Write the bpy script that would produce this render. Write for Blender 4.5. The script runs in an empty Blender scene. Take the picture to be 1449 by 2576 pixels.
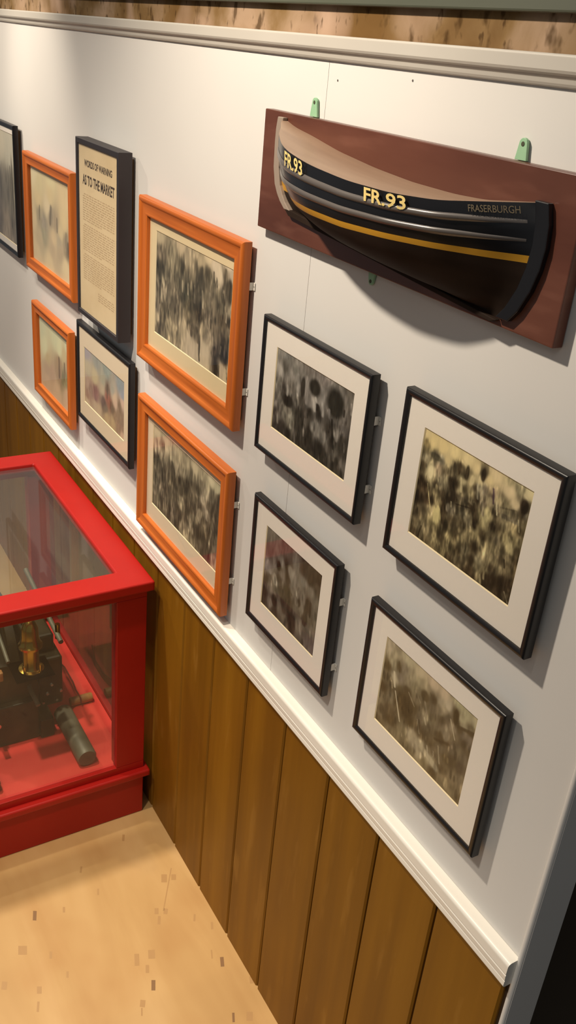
import bpy, bmesh, math, random
import numpy as np
from mathutils import Matrix, Vector

random.seed(4)
S = 1.45                      # survey units -> metres
scene = bpy.context.scene
COL = scene.collection

def lin(c):
    out = []
    for v in c:
        v = v / 255.0
        out.append(v / 12.92 if v <= 0.04045 else ((v + 0.055) / 1.055) ** 2.4)
    return out

# ------------------------------------------------------------------ camera
cam_data = bpy.data.cameras.new('camera')
cam = bpy.data.objects.new('camera', cam_data)
COL.objects.link(cam)
cam_data.sensor_fit = 'VERTICAL'
cam_data.sensor_height = 24.0
cam_data.lens = 24.0 * 2316.47 / 2576.0
cam_data.clip_start = 0.02
RW = [[0.49953400401154, 0.8618420473978117, 0.0877158148388412],
      [-0.7509715937285004, 0.4812867605634541, -0.4521114016685369],
      [-0.43186507644004957, 0.15997293346988795, 0.8876379984590315]]
right, fwd, up = Vector(RW[0]), Vector(RW[1]), Vector(RW[2])
rot = Matrix((right, up, -fwd)).transposed().to_4x4()
cam.matrix_world = Matrix.Translation(Vector((0, -0.6347, 1.55)) * S) @ rot
scene.camera = cam

# ------------------------------------------------------------------ light
world = bpy.data.worlds.new('world')
scene.world = world
world.use_nodes = True
bg = world.node_tree.nodes['Background']
bg.inputs[0].default_value = (0.90, 0.96, 1.0, 1)
bg.inputs[1].default_value = 0.14

def spot(name, loc, target, power, size_deg, blend, color, radius):
    d = bpy.data.lights.new(name, 'SPOT')
    d.energy, d.spot_size, d.spot_blend = power, math.radians(size_deg), blend
    d.color, d.shadow_soft_size = color, radius * S
    o = bpy.data.objects.new(name, d)
    COL.objects.link(o)
    a, b = Vector(loc) * S, Vector(target) * S
    o.location = a
    o.rotation_euler = (b - a).to_track_quat('-Z', 'Y').to_euler()
    return o

WARM = (1.0, 0.87, 0.71)
spot('wall_spot', (-1.14, -0.72, 2.14), (-1.03, 0.0, 1.00), 156.0, 108, 1.0, WARM, 0.028)
spot('wall_spot', (-2.20, -0.50, 2.0), (-2.16, 0.0, 1.40), 46.0, 46, 1.0, WARM, 0.02)
spot('wall_spot', (-2.70, -0.75, 2.10), (-2.45, 0.0, 0.80), 116.0, 104, 1.0, WARM, 0.03)  # added flood beyond the left edge of view, lifts the left wall
spot('down_spot', (-1.75, -0.66, 2.4), (-1.68, -0.50, 0.0), 300.0, 62, 0.8, (1.0, 0.90, 0.77), 0.05)
spot('down_spot', (-0.45, -1.15, 2.4), (-0.72, -0.40, 0.0), 300.0, 47, 1.0, (1.0, 0.90, 0.77), 0.08)  # added unseen fill that brightens the right-hand dado and lower wall

area = bpy.data.lights.new('area_fill', 'AREA')  # weak unseen fill, added to lift the dado and the wall end
area.shape, area.size, area.size_y = 'RECTANGLE', 1.0, 0.8
area.energy, area.color = 4.0, (1.0, 0.9, 0.78)
area_o = bpy.data.objects.new('area_fill', area)
area_o.location = Vector((0.25, -1.3, 2.3)) * S
area_o.rotation_euler = Vector((-0.5, 0.6, -0.9)).to_track_quat('-Z', 'Y').to_euler()
COL.objects.link(area_o)

scene.view_settings.view_transform = 'Standard'
scene.view_settings.look = 'None'
scene.view_settings.gamma = 1.0
scene.view_settings.use_curve_mapping = False
scene.view_settings.exposure = 0.0

# ------------------------------------------------------------------ materials
def new_mat(name):
    m = bpy.data.materials.new(name)
    m.use_nodes = True
    nt = m.node_tree
    return m, nt, nt.nodes['Principled BSDF']

def plain(name, rgb, rough=0.5, metal=0.0, spec=0.5, coat=0.0):
    m, nt, b = new_mat(name)
    b.inputs['Base Color'].default_value = lin(rgb) + [1]
    b.inputs['Roughness'].default_value = rough
    b.inputs['Metallic'].default_value = metal
    b.inputs['Specular IOR Level'].default_value = spec
    b.inputs['Coat Weight'].default_value = coat
    return m

def noisy(name, stops, scale=(5, 5, 5), detail=5, rough=0.5, spec=0.5, coord='Object', bump=0.0,
          second=None, nscale=1.0, distortion=0.0, coat=0.0, metal=0.0):
    """stops: [(pos, rgb)...] colour ramp driven by stretched noise; second: (stops-like scale, rgb, lo, hi) overlay spots"""
    m, nt, b = new_mat(name)
    N, L = nt.nodes, nt.links
    tc = N.new('ShaderNodeTexCoord')
    mp = N.new('ShaderNodeMapping')
    mp.inputs['Scale'].default_value = scale
    L.new(tc.outputs[coord], mp.inputs[0])
    nz = N.new('ShaderNodeTexNoise')
    nz.inputs['Scale'].default_value = nscale
    nz.inputs['Detail'].default_value = detail
    nz.inputs['Distortion'].default_value = distortion
    L.new(mp.outputs[0], nz.inputs['Vector'])
    r = N.new('ShaderNodeValToRGB')
    els = r.color_ramp.elements
    while len(els) < len(stops):
        els.new(0.5)
    for e, (p, c) in zip(els, stops):
        e.position = p
        e.color = lin(c) + [1]
    L.new(nz.outputs['Fac'], r.inputs[0])
    out = r.outputs[0]
    for sec in (second or []):
        sc2, c2, lo, hi, amt = sec
        mp2 = N.new('ShaderNodeMapping')
        mp2.inputs['Scale'].default_value = sc2
        L.new(tc.outputs[coord], mp2.inputs[0])
        n2 = N.new('ShaderNodeTexNoise')
        n2.inputs['Scale'].default_value = 1.0
        n2.inputs['Detail'].default_value = 3
        L.new(mp2.outputs[0], n2.inputs['Vector'])
        mr = N.new('ShaderNodeMapRange')
        mr.inputs['From Min'].default_value, mr.inputs['From Max'].default_value = lo, hi
        mr.inputs['To Max'].default_value = amt
        L.new(n2.outputs['Fac'], mr.inputs['Value'])
        mx = N.new('ShaderNodeMix')
        mx.data_type = 'RGBA'
        L.new(mr.outputs[0], mx.inputs['Factor'])
        L.new(out, mx.inputs['A'])
        mx.inputs['B'].default_value = lin(c2) + [1]
        out = mx.outputs['Result']
    L.new(out, b.inputs['Base Color'])
    b.inputs['Roughness'].default_value = rough
    b.inputs['Specular IOR Level'].default_value = spec
    b.inputs['Coat Weight'].default_value = coat
    b.inputs['Metallic'].default_value = metal
    if bump:
        bp = N.new('ShaderNodeBump')
        bp.inputs['Strength'].default_value = bump
        bp.inputs['Distance'].default_value = 0.01
        L.new(nz.outputs['Fac'], bp.inputs['Height'])
        L.new(bp.outputs[0], b.inputs['Normal'])
    return m

def glass(name, tint=(1, 1, 1), rough=0.0, ior=1.5, boost=1.0, film=0.0):
    """clear sheet: Fresnel reflection on its outer faces over a transparent body, with a thin dusty film"""
    m = bpy.data.materials.new(name)
    m.use_nodes = True
    nt = m.node_tree
    N, L = nt.nodes, nt.links
    for n in list(N):
        N.remove(n)
    o = N.new('ShaderNodeOutputMaterial')
    t = N.new('ShaderNodeBsdfTransparent')
    t.inputs[0].default_value = tuple(tint) + (1,)
    g = N.new('ShaderNodeBsdfGlossy')
    g.inputs['Roughness'].default_value = rough
    f = N.new('ShaderNodeFresnel')
    f.inputs['IOR'].default_value = ior
    ge = N.new('ShaderNodeNewGeometry')
    inv = N.new('ShaderNodeMath'); inv.operation = 'SUBTRACT'; inv.inputs[0].default_value = 1.0
    L.new(ge.outputs['Backfacing'], inv.inputs[1])
    mu = N.new('ShaderNodeMath'); mu.operation = 'MULTIPLY'
    L.new(f.outputs[0], mu.inputs[0]); L.new(inv.outputs[0], mu.inputs[1])
    mb = N.new('ShaderNodeMath'); mb.operation = 'MULTIPLY'; mb.use_clamp = True
    L.new(mu.outputs[0], mb.inputs[0]); mb.inputs[1].default_value = boost
    body = t.outputs[0]
    if film:
        df = N.new('ShaderNodeBsdfDiffuse')
        df.inputs[0].default_value = (0.7, 0.68, 0.64, 1)
        mf = N.new('ShaderNodeMixShader')
        fm = N.new('ShaderNodeMath'); fm.operation = 'MULTIPLY'; fm.inputs[1].default_value = film
        L.new(inv.outputs[0], fm.inputs[0])
        L.new(fm.outputs[0], mf.inputs[0])
        L.new(t.outputs[0], mf.inputs[1]); L.new(df.outputs[0], mf.inputs[2])
        body = mf.outputs[0]
    ms = N.new('ShaderNodeMixShader')
    L.new(mb.outputs[0], ms.inputs[0]); L.new(body, ms.inputs[1]); L.new(g.outputs[0], ms.inputs[2])
    L.new(ms.outputs[0], o.inputs['Surface'])
    return m

M = {}
M['wall'] = noisy('painted_panel', [(0.3, (214, 211, 206)), (0.7, (220, 217, 212))], (1.5, 1.5, 1.5), 3, rough=0.75, spec=0.25)
M['white'] = noisy('white_gloss_paint', [(0.3, (232, 226, 214)), (0.7, (240, 235, 224))], (3, 3, 3), 2, rough=0.4)
M['stone'] = noisy('old_plastered_stone', [(0.30, (106, 80, 48)), (0.42, (128, 102, 68)), (0.50, (146, 121, 93)), (0.60, (164, 138, 113)), (0.75, (150, 124, 99))],
                   (7, 7, 6), 8, rough=0.95, spec=0.1, bump=0.5, distortion=0.4,
                   second=[((2.6, 2.6, 2.6), (104, 76, 40), 0.47, 0.60, 0.8), ((34, 30, 20), (66, 46, 22), 0.58, 0.68, 0.75), ((2.2, 2.2, 2.2), (182, 154, 132), 0.545, 0.60, 0.85), ((60, 60, 26), (60, 40, 20), 0.64, 0.70, 0.7)])
M['cornice'] = noisy('dimmed_white_cornice_paint', [(0.3, (186, 180, 170)), (0.7, (194, 189, 179))], (3, 3, 3), 2, rough=0.5)  # white paint darkened: the lamp falloff near the top is in the colour
M['beam'] = noisy('olive_painted_timber', [(0.3, (74, 78, 64)), (0.7, (84, 88, 73))], (2, 8, 20), 4, rough=0.6)
M['oak'] = noisy('varnished_oak_board', [(0.25, (106, 68, 6)), (0.5, (124, 82, 10)), (0.75, (138, 94, 16))], (14, 14, 0.9), 6, rough=0.5, spec=0.25, bump=0.03,
                 second=[((30, 30, 5), (156, 112, 44), 0.60, 0.72, 0.35), ((2, 2, 1.2), (96, 60, 16), 0.5, 0.75, 0.5)])
M['groove'] = plain('board_groove', (52, 32, 8), 0.8)
M['floor'] = noisy('plywood_floor', [(0.25, (172, 132, 80)), (0.45, (187, 148, 94)), (0.6, (195, 157, 104)), (0.8, (183, 144, 91))], (1.1, 5.5, 1), 5, rough=0.45, spec=0.4,
                   second=[((2.2, 2.6, 1), (168, 120, 68), 0.50, 0.70, 0.65)], distortion=0.5)
M['scuff'] = plain('floor_scuff', (128, 92, 54), 0.6)
M['mark'] = plain('floor_mark', (170, 130, 80), 0.5)
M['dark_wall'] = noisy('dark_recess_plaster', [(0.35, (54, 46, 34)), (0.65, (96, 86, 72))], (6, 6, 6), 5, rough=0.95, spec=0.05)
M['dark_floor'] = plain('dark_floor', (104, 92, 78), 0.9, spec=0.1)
M['orange'] = noisy('orange_stained_pine', [(0.2, (166, 82, 22)), (0.5, (192, 100, 33)), (0.8, (208, 116, 44))], (3, 60, 1), 4, rough=0.38, coord='UV', bump=0.02)
M['black'] = noisy('black_lacquered_moulding', [(0.3, (20, 19, 20)), (0.7, (30, 28, 29))], (3, 50, 1), 3, rough=0.35, coord='UV')
M['posterblack'] = plain('black_box_moulding', (44, 38, 40), 0.5)
M['cream_mat'] = plain('cream_mount_card', (226, 206, 164), 0.85, spec=0.1)
M['white_mat'] = plain('white_mount_card', (236, 228, 216), 0.85, spec=0.1)
M['warm_mat'] = plain('buff_mount_card', (226, 208, 178), 0.85, spec=0.1)
M['bevel'] = plain('mount_bevel_core', (240, 222, 180), 0.8, spec=0.1)
M['paper'] = noisy('aged_poster_paper', [(0.3, (212, 188, 146)), (0.7, (222, 200, 160))], (10, 10, 10), 4, rough=0.85, spec=0.1)
M['ink'] = plain('printed_ink', (74, 58, 44), 0.9, spec=0.1)
M['faint_ink'] = plain('faded_print', (186, 160, 122), 0.9, spec=0.1)
M['backing'] = plain('backing_board', (120, 96, 66), 0.9)
M['picture_glass'] = glass('picture_glass')
M['case_glass'] = glass('case_glass', (0.93, 0.95, 0.93), 0.03, film=0.05)
M['mirror_plate'] = plain('white_painted_plate', (222, 218, 208), 0.45)
M['screw'] = plain('screw_metal', (150, 146, 138), 0.35, metal=0.8)
M['mahogany'] = noisy('mahogany_backboard', [(0.25, (70, 36, 26)), (0.5, (94, 54, 41)), (0.8, (112, 70, 55))], (2.2, 20, 12), 6, rough=0.34, spec=0.5, bump=0.03,
                      second=[((9, 9, 40), (132, 88, 72), 0.55, 0.75, 0.3), ((1.6, 3, 3.2), (66, 34, 24), 0.48, 0.66, 0.6)])
M['green'] = noisy('pale_green_paint', [(0.3, (140, 184, 146)), (0.7, (160, 200, 160))], (30, 30, 30), 3, rough=0.5)
M['hole'] = plain('dark_screw_hole', (70, 72, 50), 0.6)
M['hull_black'] = plain('black_hull_paint', (20, 19, 22), 0.28, spec=0.6)
M['strake'] = plain('grey_sheen_strake', (92, 86, 82), 0.3, spec=0.6)  # black strakes tinted grey: the lamp highlight is put into the colour
M['yellow'] = plain('yellow_waterline_paint', (206, 152, 44), 0.4)
M['bottom'] = noisy('brown_antifouling', [(0.3, (34, 24, 18)), (0.7, (46, 34, 26))], (8, 8, 30), 4, rough=0.75, spec=0.15)
M['deck'] = noisy('varnished_deck_wood', [(0.3, (142, 116, 96)), (0.7, (160, 134, 112))], (4, 30, 4), 4, rough=0.4)
M['stem'] = plain('stem_reflection_grey', (150, 134, 120), 0.4)  # pale tone paints in the wall's reflection along the bow
M['letter'] = plain('cream_yellow_lettering', (232, 206, 130), 0.5)
M['dim_letter'] = plain('dull_gilt_lettering', (120, 106, 82), 0.5)
M['red'] = noisy('red_gloss_paint', [(0.3, (160, 19, 11)), (0.7, (170, 24, 15))], (4, 4, 4), 3, rough=0.42, spec=0.4)
M['red_floor'] = noisy('red_case_lining', [(0.3, (206, 46, 36)), (0.7, (220, 58, 46))], (5, 5, 5), 3, rough=0.6)
M['iron'] = noisy('oily_dark_iron', [(0.3, (30, 24, 10)), (0.55, (48, 39, 18)), (0.8, (70, 60, 34))], (12, 12, 12), 5, rough=0.45, spec=0.5, metal=0.3)
M['grey_iron'] = noisy('worn_grey_metal', [(0.3, (92, 86, 68)), (0.7, (118, 110, 90))], (14, 14, 14), 4, rough=0.5, metal=0.2)
M['brass'] = noisy('polished_brass', [(0.3, (176, 138, 58)), (0.7, (204, 168, 84))], (20, 20, 20), 3, rough=0.22, metal=1.0)
M['bright_steel'] = plain('bright_steel', (190, 184, 170), 0.25, metal=0.9)
M['bobbin'] = noisy('turned_bobbin_wood', [(0.3, (150, 96, 48)), (0.7, (182, 128, 74))], (6, 40, 40), 4, rough=0.5)
M['cord'] = plain('dark_red_cord', (110, 24, 14), 0.8)

# ------------------------------------------------------------------ mesh building
class MB:
    """collects shapes in survey units and links them as one mesh object"""
    def __init__(self):
        self.v, self.f, self.m, self.uv = [], [], [], []

    def add(self, verts, faces, mi=0, uvs=None):
        o = len(self.v)
        self.v += [tuple(p) for p in verts]
        for k, f in enumerate(faces):
            self.f.append([o + i for i in f])
            self.m.append(mi)
            self.uv.append(uvs[k] if uvs else None)
        return self

    def box(self, x0, x1, y0, y1, z0, z1, mi=0):
        v = [(x, y, z) for x in (x0, x1) for y in (y0, y1) for z in (z0, z1)]
        f = [(0, 1, 3, 2), (4, 6, 7, 5), (0, 4, 5, 1), (2, 3, 7, 6), (0, 2, 6, 4), (1, 5, 7, 3)]
        return self.add(v, f, mi)

    def tube(self, a, b, ra, rb=None, n=24, mi=0, cap=True):
        rb = ra if rb is None else rb
        a, b = Vector(a), Vector(b)
        q = (b - a).to_track_quat('Z', 'Y')
        v = []
        for c, r in ((a, ra), (b, rb)):
            for k in range(n):
                t = 2 * math.pi * k / n
                v.append(c + q @ Vector((r * math.cos(t), r * math.sin(t), 0)))
        f = [(k, (k + 1) % n, n + (k + 1) % n, n + k) for k in range(n)]
        if cap:
            f += [tuple(range(n - 1, -1, -1)), tuple(range(n, 2 * n))]
        return self.add(v, f, mi)

    def lathe(self, base, prof, axis='Z', n=32, mi=0):
        """prof: [(r, h)...] from bottom to top around an axis through base"""
        v = []
        for r, h in prof:
            for k in range(n):
                t = 2 * math.pi * k / n
                c, s = r * math.cos(t), r * math.sin(t)
                d = {'Z': (c, s, h), 'X': (h, c, s), 'Y': (s, h, c)}[axis]
                v.append((base[0] + d[0], base[1] + d[1], base[2] + d[2]))
        f = []
        for j in range(len(prof) - 1):
            for k in range(n):
                f.append((j * n + k, j * n + (k + 1) % n, (j + 1) * n + (k + 1) % n, (j + 1) * n + k))
        f.append(tuple(range(n - 1, -1, -1)))
        f.append(tuple((len(prof) - 1) * n + k for k in range(n)))
        return self.add(v, f, mi)

    def path(self, pts, r, n=8, mi=0):
        pts = [Vector(p) for p in pts]
        v = []
        for i, p in enumerate(pts):
            d = (pts[min(i + 1, len(pts) - 1)] - pts[max(i - 1, 0)]).normalized()
            q = d.to_track_quat('Z', 'Y')
            for k in range(n):
                t = 2 * math.pi * k / n
                v.append(p + q @ Vector((r * math.cos(t), r * math.sin(t), 0)))
        f = []
        for i in range(len(pts) - 1):
            for k in range(n):
                f.append((i * n + k, i * n + (k + 1) % n, (i + 1) * n + (k + 1) % n, (i + 1) * n + k))
        f += [tuple(range(n - 1, -1, -1)), tuple((len(pts) - 1) * n + k for k in range(n))]
        return self.add(v, f, mi)

    def build(self, name, mats, parent=None, bevel=0.0, smooth=False, segs=2, normals=True):
        mats = mats if isinstance(mats, (list, tuple)) else [mats]
        org = Vector(parent['_org']) if parent is not None else Vector((0, 0, 0))
        me = bpy.data.meshes.new(name)
        me.from_pydata([tuple(Vector(p) * S - org) for p in self.v], [], self.f)
        if any(u for u in self.uv):
            lay = me.uv_layers.new(name='UVMap')
            for p, u in zip(me.polygons, self.uv):
                for j, li in enumerate(p.loop_indices):
                    lay.data[li].uv = u[j] if u else (0, 0)
        for m in mats:
            me.materials.append(m)
        me.polygons.foreach_set('material_index', self.m)
        if normals or bevel:
            bm = bmesh.new()
            bm.from_mesh(me)
            if normals:
                bmesh.ops.recalc_face_normals(bm, faces=bm.faces)
            if bevel:
                es = [e for e in bm.edges if len(e.link_faces) == 2 and e.calc_face_angle(0) > 0.6]
                bmesh.ops.bevel(bm, geom=es, offset=bevel * S, offset_type='OFFSET', segments=segs, affect='EDGES', profile=0.5, clamp_overlap=True)
            bm.to_mesh(me)
            bm.free()
        if smooth:
            me.shade_smooth()
            me.set_sharp_from_angle(angle=math.radians(40))
        me.update()
        o = bpy.data.objects.new(name, me)
        COL.objects.link(o)
        if parent is not None:
            o.parent = parent
            o['_org'] = tuple(org)
        return o

def thing(name, label, cat, loc, group=None):
    o = bpy.data.objects.new(name, None)
    o.empty_display_size = 0.05
    COL.objects.link(o)
    o.location = Vector(loc) * S
    o['_org'] = tuple(Vector(loc) * S)
    o['label'], o['category'] = label, cat
    if group:
        o['group'] = group
    return o

def tag(o, label, cat, group=None):
    o['label'], o['category'] = label, cat
    if group:
        o['group'] = group
    return o

def struct(name, mb, mats, **k):
    o = mb.build(name, mats, **k)
    o['kind'] = 'structure'
    return o

# ------------------------------------------------------------------ the setting
XE = -0.419                   # right end of the display wall
WX = -4.2
ZR0, ZR1 = 0.631, 0.670       # dado rail
ZT0, ZT1 = 1.536, 1.562       # top rail
mb = MB()
for a, b in ((WX, -0.9965), (-0.9957, XE - 0.004)):        # two sheets with a hairline joint
    mb.box(a, b, 0.0, 0.048, 0.0, ZT1 - 0.002)
mb.box(-1.0, -0.992, 0.001, 0.03, 0.0, ZT1 - 0.003)
struct('wall_back', mb, M['wall'])
struct('wall_stone', MB().box(WX, 0.6, 0.004, 0.3, ZT1 - 0.0015, 2.0), M['stone'])
struct('ceiling_beam', MB().box(WX, 0.6, -0.006, 0.0035, 1.5922, 1.80), M['beam'], bevel=0.002)
MARKS = [(0, [(-1.2643, -0.3224), (-1.2432, -0.3293), (-1.24, -0.3233), (-1.2609, -0.3163)]), (1, [(-1.2607, -0.1935), (-1.246, -0.1988), (-1.2443, -0.1952), (-1.259, -0.1899)]), (1, [(-1.245, -0.0395), (-1.1543, -0.0962), (-1.1528, -0.0944), (-1.2435, -0.0375)]), (1, [(-1.238, -0.0635), (-1.2194, -0.0714), (-1.2145, -0.0612), (-1.2331, -0.0532)]), (1, [(-1.2292, -0.0451), (-1.2162, -0.0508), (-1.2119, -0.042), (-1.2249, -0.0362)]), (1, [(-1.1671, -0.1082), (-1.1542, -0.1137), (-1.1508, -0.1067), (-1.1637, -0.1012)]), (1, [(-1.1472, -0.1094), (-1.1298, -0.1177), (-1.1271, -0.1129), (-1.1445, -0.1047)]), (1, [(-1.1586, -0.0914), (-1.1473, -0.0979), (-1.1427, -0.0915), (-1.154, -0.0849)]), (0, [(-1.0111, -0.0406), (-0.9923, -0.0482), (-0.9899, -0.0419), (-1.0087, -0.0342)]), (1, [(-1.0851, -0.156), (-1.0675, -0.1624), (-1.0625, -0.1509), (-1.0801, -0.1443)]), (1, [(-1.0887, -0.1821), (-1.065, -0.1908), (-1.0614, -0.1828), (-1.0851, -0.174)]), (1, [(-1.0577, -0.172), (-1.0424, -0.1783), (-1.0395, -0.1724), (-1.0548, -0.1661)]), (0, [(-1.0243, -0.1744), (-1.0051, -0.1824), (-1.0019, -0.176), (-1.021, -0.1679)]), (1, [(-0.9971, -0.2068), (-0.9849, -0.2132), (-0.9798, -0.2055), (-0.9919, -0.199)]), (1, [(-0.9819, -0.2118), (-0.9679, -0.2174), (-0.9666, -0.215), (-0.9806, -0.2093)]), (1, [(-1.089, -0.0225), (-1.0739, -0.0289), (-1.0722, -0.0246), (-1.0872, -0.0182)]), (1, [(-1.0329, -0.0496), (-1.0153, -0.0565), (-1.0143, -0.0537), (-1.0319, -0.0468)]), (0, [(-0.9009, -0.0709), (-0.8846, -0.0784), (-0.8829, -0.0746), (-0.8992, -0.067)]), (1, [(-0.8909, -0.0472), (-0.8762, -0.0549), (-0.8711, -0.0448), (-0.8857, -0.037)]), (1, [(-0.9508, -0.0097), (-0.9372, -0.0153), (-0.9337, -0.0055), (-0.9473, 0.0001)]), (1, [(-1.3724, -0.0968), (-1.3561, -0.104), (-1.3536, -0.0996), (-1.3698, -0.0924)]), (1, [(-1.2482, -0.2685), (-1.2357, -0.2725), (-1.2337, -0.2684), (-1.2461, -0.2643)]), (1, [(-1.1632, -0.3213), (-1.1486, -0.3258), (-1.1464, -0.3213), (-1.161, -0.3167)]), (1, [(-1.2001, -0.3693), (-1.1819, -0.3744), (-1.1749, -0.3601), (-1.193, -0.3549)]), (1, [(-1.1037, -0.3626), (-1.0901, -0.3666), (-1.0864, -0.3591), (-1.1, -0.355)]), (1, [(-1.1097, -0.3064), (-1.0973, -0.3104), (-1.0954, -0.3066), (-1.1077, -0.3025)]), (1, [(-1.1411, -0.4151), (-1.1262, -0.4204), (-1.1208, -0.412), (-1.1356, -0.4067)]), (1, [(-1.0751, -0.3704), (-1.0567, -0.3773), (-1.0545, -0.3737), (-1.0729, -0.3668)]), (1, [(-1.1206, -0.0444), (-1.1058, -0.0521), (-1.1039, -0.0487), (-1.1186, -0.041)]), (1, [(-1.329, -0.205), (-1.3141, -0.2118), (-1.3118, -0.2084), (-1.3266, -0.2016)])]
mb = MB().box(WX, XE, -3.2, 0.05, -0.05, 0.0)
for mi, quad in MARKS:                                    # knocks and dents in the board
    mb.add([(x, y, 0.00012) for x, y in quad], [(0, 1, 2, 3)], 1 + mi)
struct('floor', mb, [M['floor'], M['scuff'], M['mark']], normals=False)
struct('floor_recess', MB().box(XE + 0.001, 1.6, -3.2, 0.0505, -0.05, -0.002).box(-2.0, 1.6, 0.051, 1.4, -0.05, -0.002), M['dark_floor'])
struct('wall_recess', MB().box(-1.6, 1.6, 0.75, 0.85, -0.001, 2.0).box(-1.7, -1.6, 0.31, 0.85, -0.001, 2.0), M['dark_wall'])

# end cap of the wall with its corner bead
struct('wall_end', MB().box(XE - 0.0035, XE, 0.0, 0.048, 0.0, ZT1 - 0.002), M['wall'])
mb = MB()
mb.tube((XE - 0.004, -0.0005, 0.0), (XE - 0.004, -0.0005, ZT0 - 0.001), 0.0036, n=12)
struct('trim_1', mb, M['wall'], smooth=True)

# dado boarding with grooves
mb = MB()
gx = [-0.4285 - 0.1243 * k for k in range(30)]
edges = [XE - 0.006] + gx + [WX]
for a, b in zip(edges[:-1], edges[1:]):
    if a - b < 0.02:
        continue
    x0, x1 = b + 0.0016, a - 0.0016
    prof = [(x0, -0.0005), (x0, -0.0052), (x0 + 0.0026, -0.0078), (x1 - 0.0026, -0.0078), (x1, -0.0052), (x1, -0.0005)]
    v = [(x, y, z) for z in (0.0005, ZR0 - 0.0005) for x, y in prof]
    n = len(prof)
    mb.add(v, [(k, (k + 1) % n, n + (k + 1) % n, n + k) for k in range(n)] + [tuple(range(n)), tuple(range(n, 2 * n))], 0)
mb.box(WX, XE - 0.006, -0.0020, -0.0003, 0.0006, ZR0 - 0.001, 1)
struct('wall_dado', mb, [M['oak'], M['groove']])

def rail(name, prof, x0, x1, mats):
    """prof: closed (y, z) loop swept along the wall"""
    mb = MB()
    n = len(prof)
    v = [(x, y, z) for x in (x0, x1) for y, z in prof]
    mb.add(v, [(k, (k + 1) % n, n + (k + 1) % n, n + k) for k in range(n)] + [tuple(range(n - 1, -1, -1)), tuple(range(n, 2 * n))])
    return struct(name, mb, mats, bevel=0.0)

def arc(cy, cz, r, a0, a1, n=6):
    return [(cy + r * math.cos(math.radians(a0 + (a1 - a0) * k / n)), cz + r * math.sin(math.radians(a0 + (a1 - a0) * k / n))) for k in range(n + 1)]

rail('trim_2', [(-0.0003, ZR1), (-0.0100, ZR1)] + arc(-0.0120, ZR1 - 0.0050, 0.0050, 95, 180, 5) +
     [(-0.0172, ZR1 - 0.0160), (-0.0164, ZR1 - 0.0172), (-0.0164, ZR1 - 0.0182), (-0.0170, ZR1 - 0.0192), (-0.0164, ZR1 - 0.0262), (-0.0156, ZR1 - 0.0272), (-0.0156, ZR1 - 0.0282), (-0.0160, ZR1 - 0.0290)] +
     arc(-0.0125, ZR0 + 0.0040, 0.0038, 180, 270, 4) + [(-0.0003, ZR0)], WX, XE - 0.0055, M['white'])
rail('trim_3', [(-0.0003, ZT1), (-0.0095, ZT1)] + arc(-0.0095, ZT1 - 0.0025, 0.0025, 90, 180) + [(-0.0120, ZT1 - 0.0125)] +
     [(-0.0108, ZT1 - 0.0148), (-0.0078, ZT1 - 0.0165), (-0.0060, ZT1 - 0.0190), (-0.0052, ZT1 - 0.0225), (-0.0040, ZT1 - 0.0245)] + [(-0.0003, ZT0)], WX, XE, M['cornice'])
# small knocks on the wall
for x, z in ((-0.975, 1.517), (-0.835, 1.527)):
    struct('trim_4', MB().lathe((x, -0.0004, z), [(0.0012, 0), (0.0012, 0.0003)], 'Y', 8), M['strake'])

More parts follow.
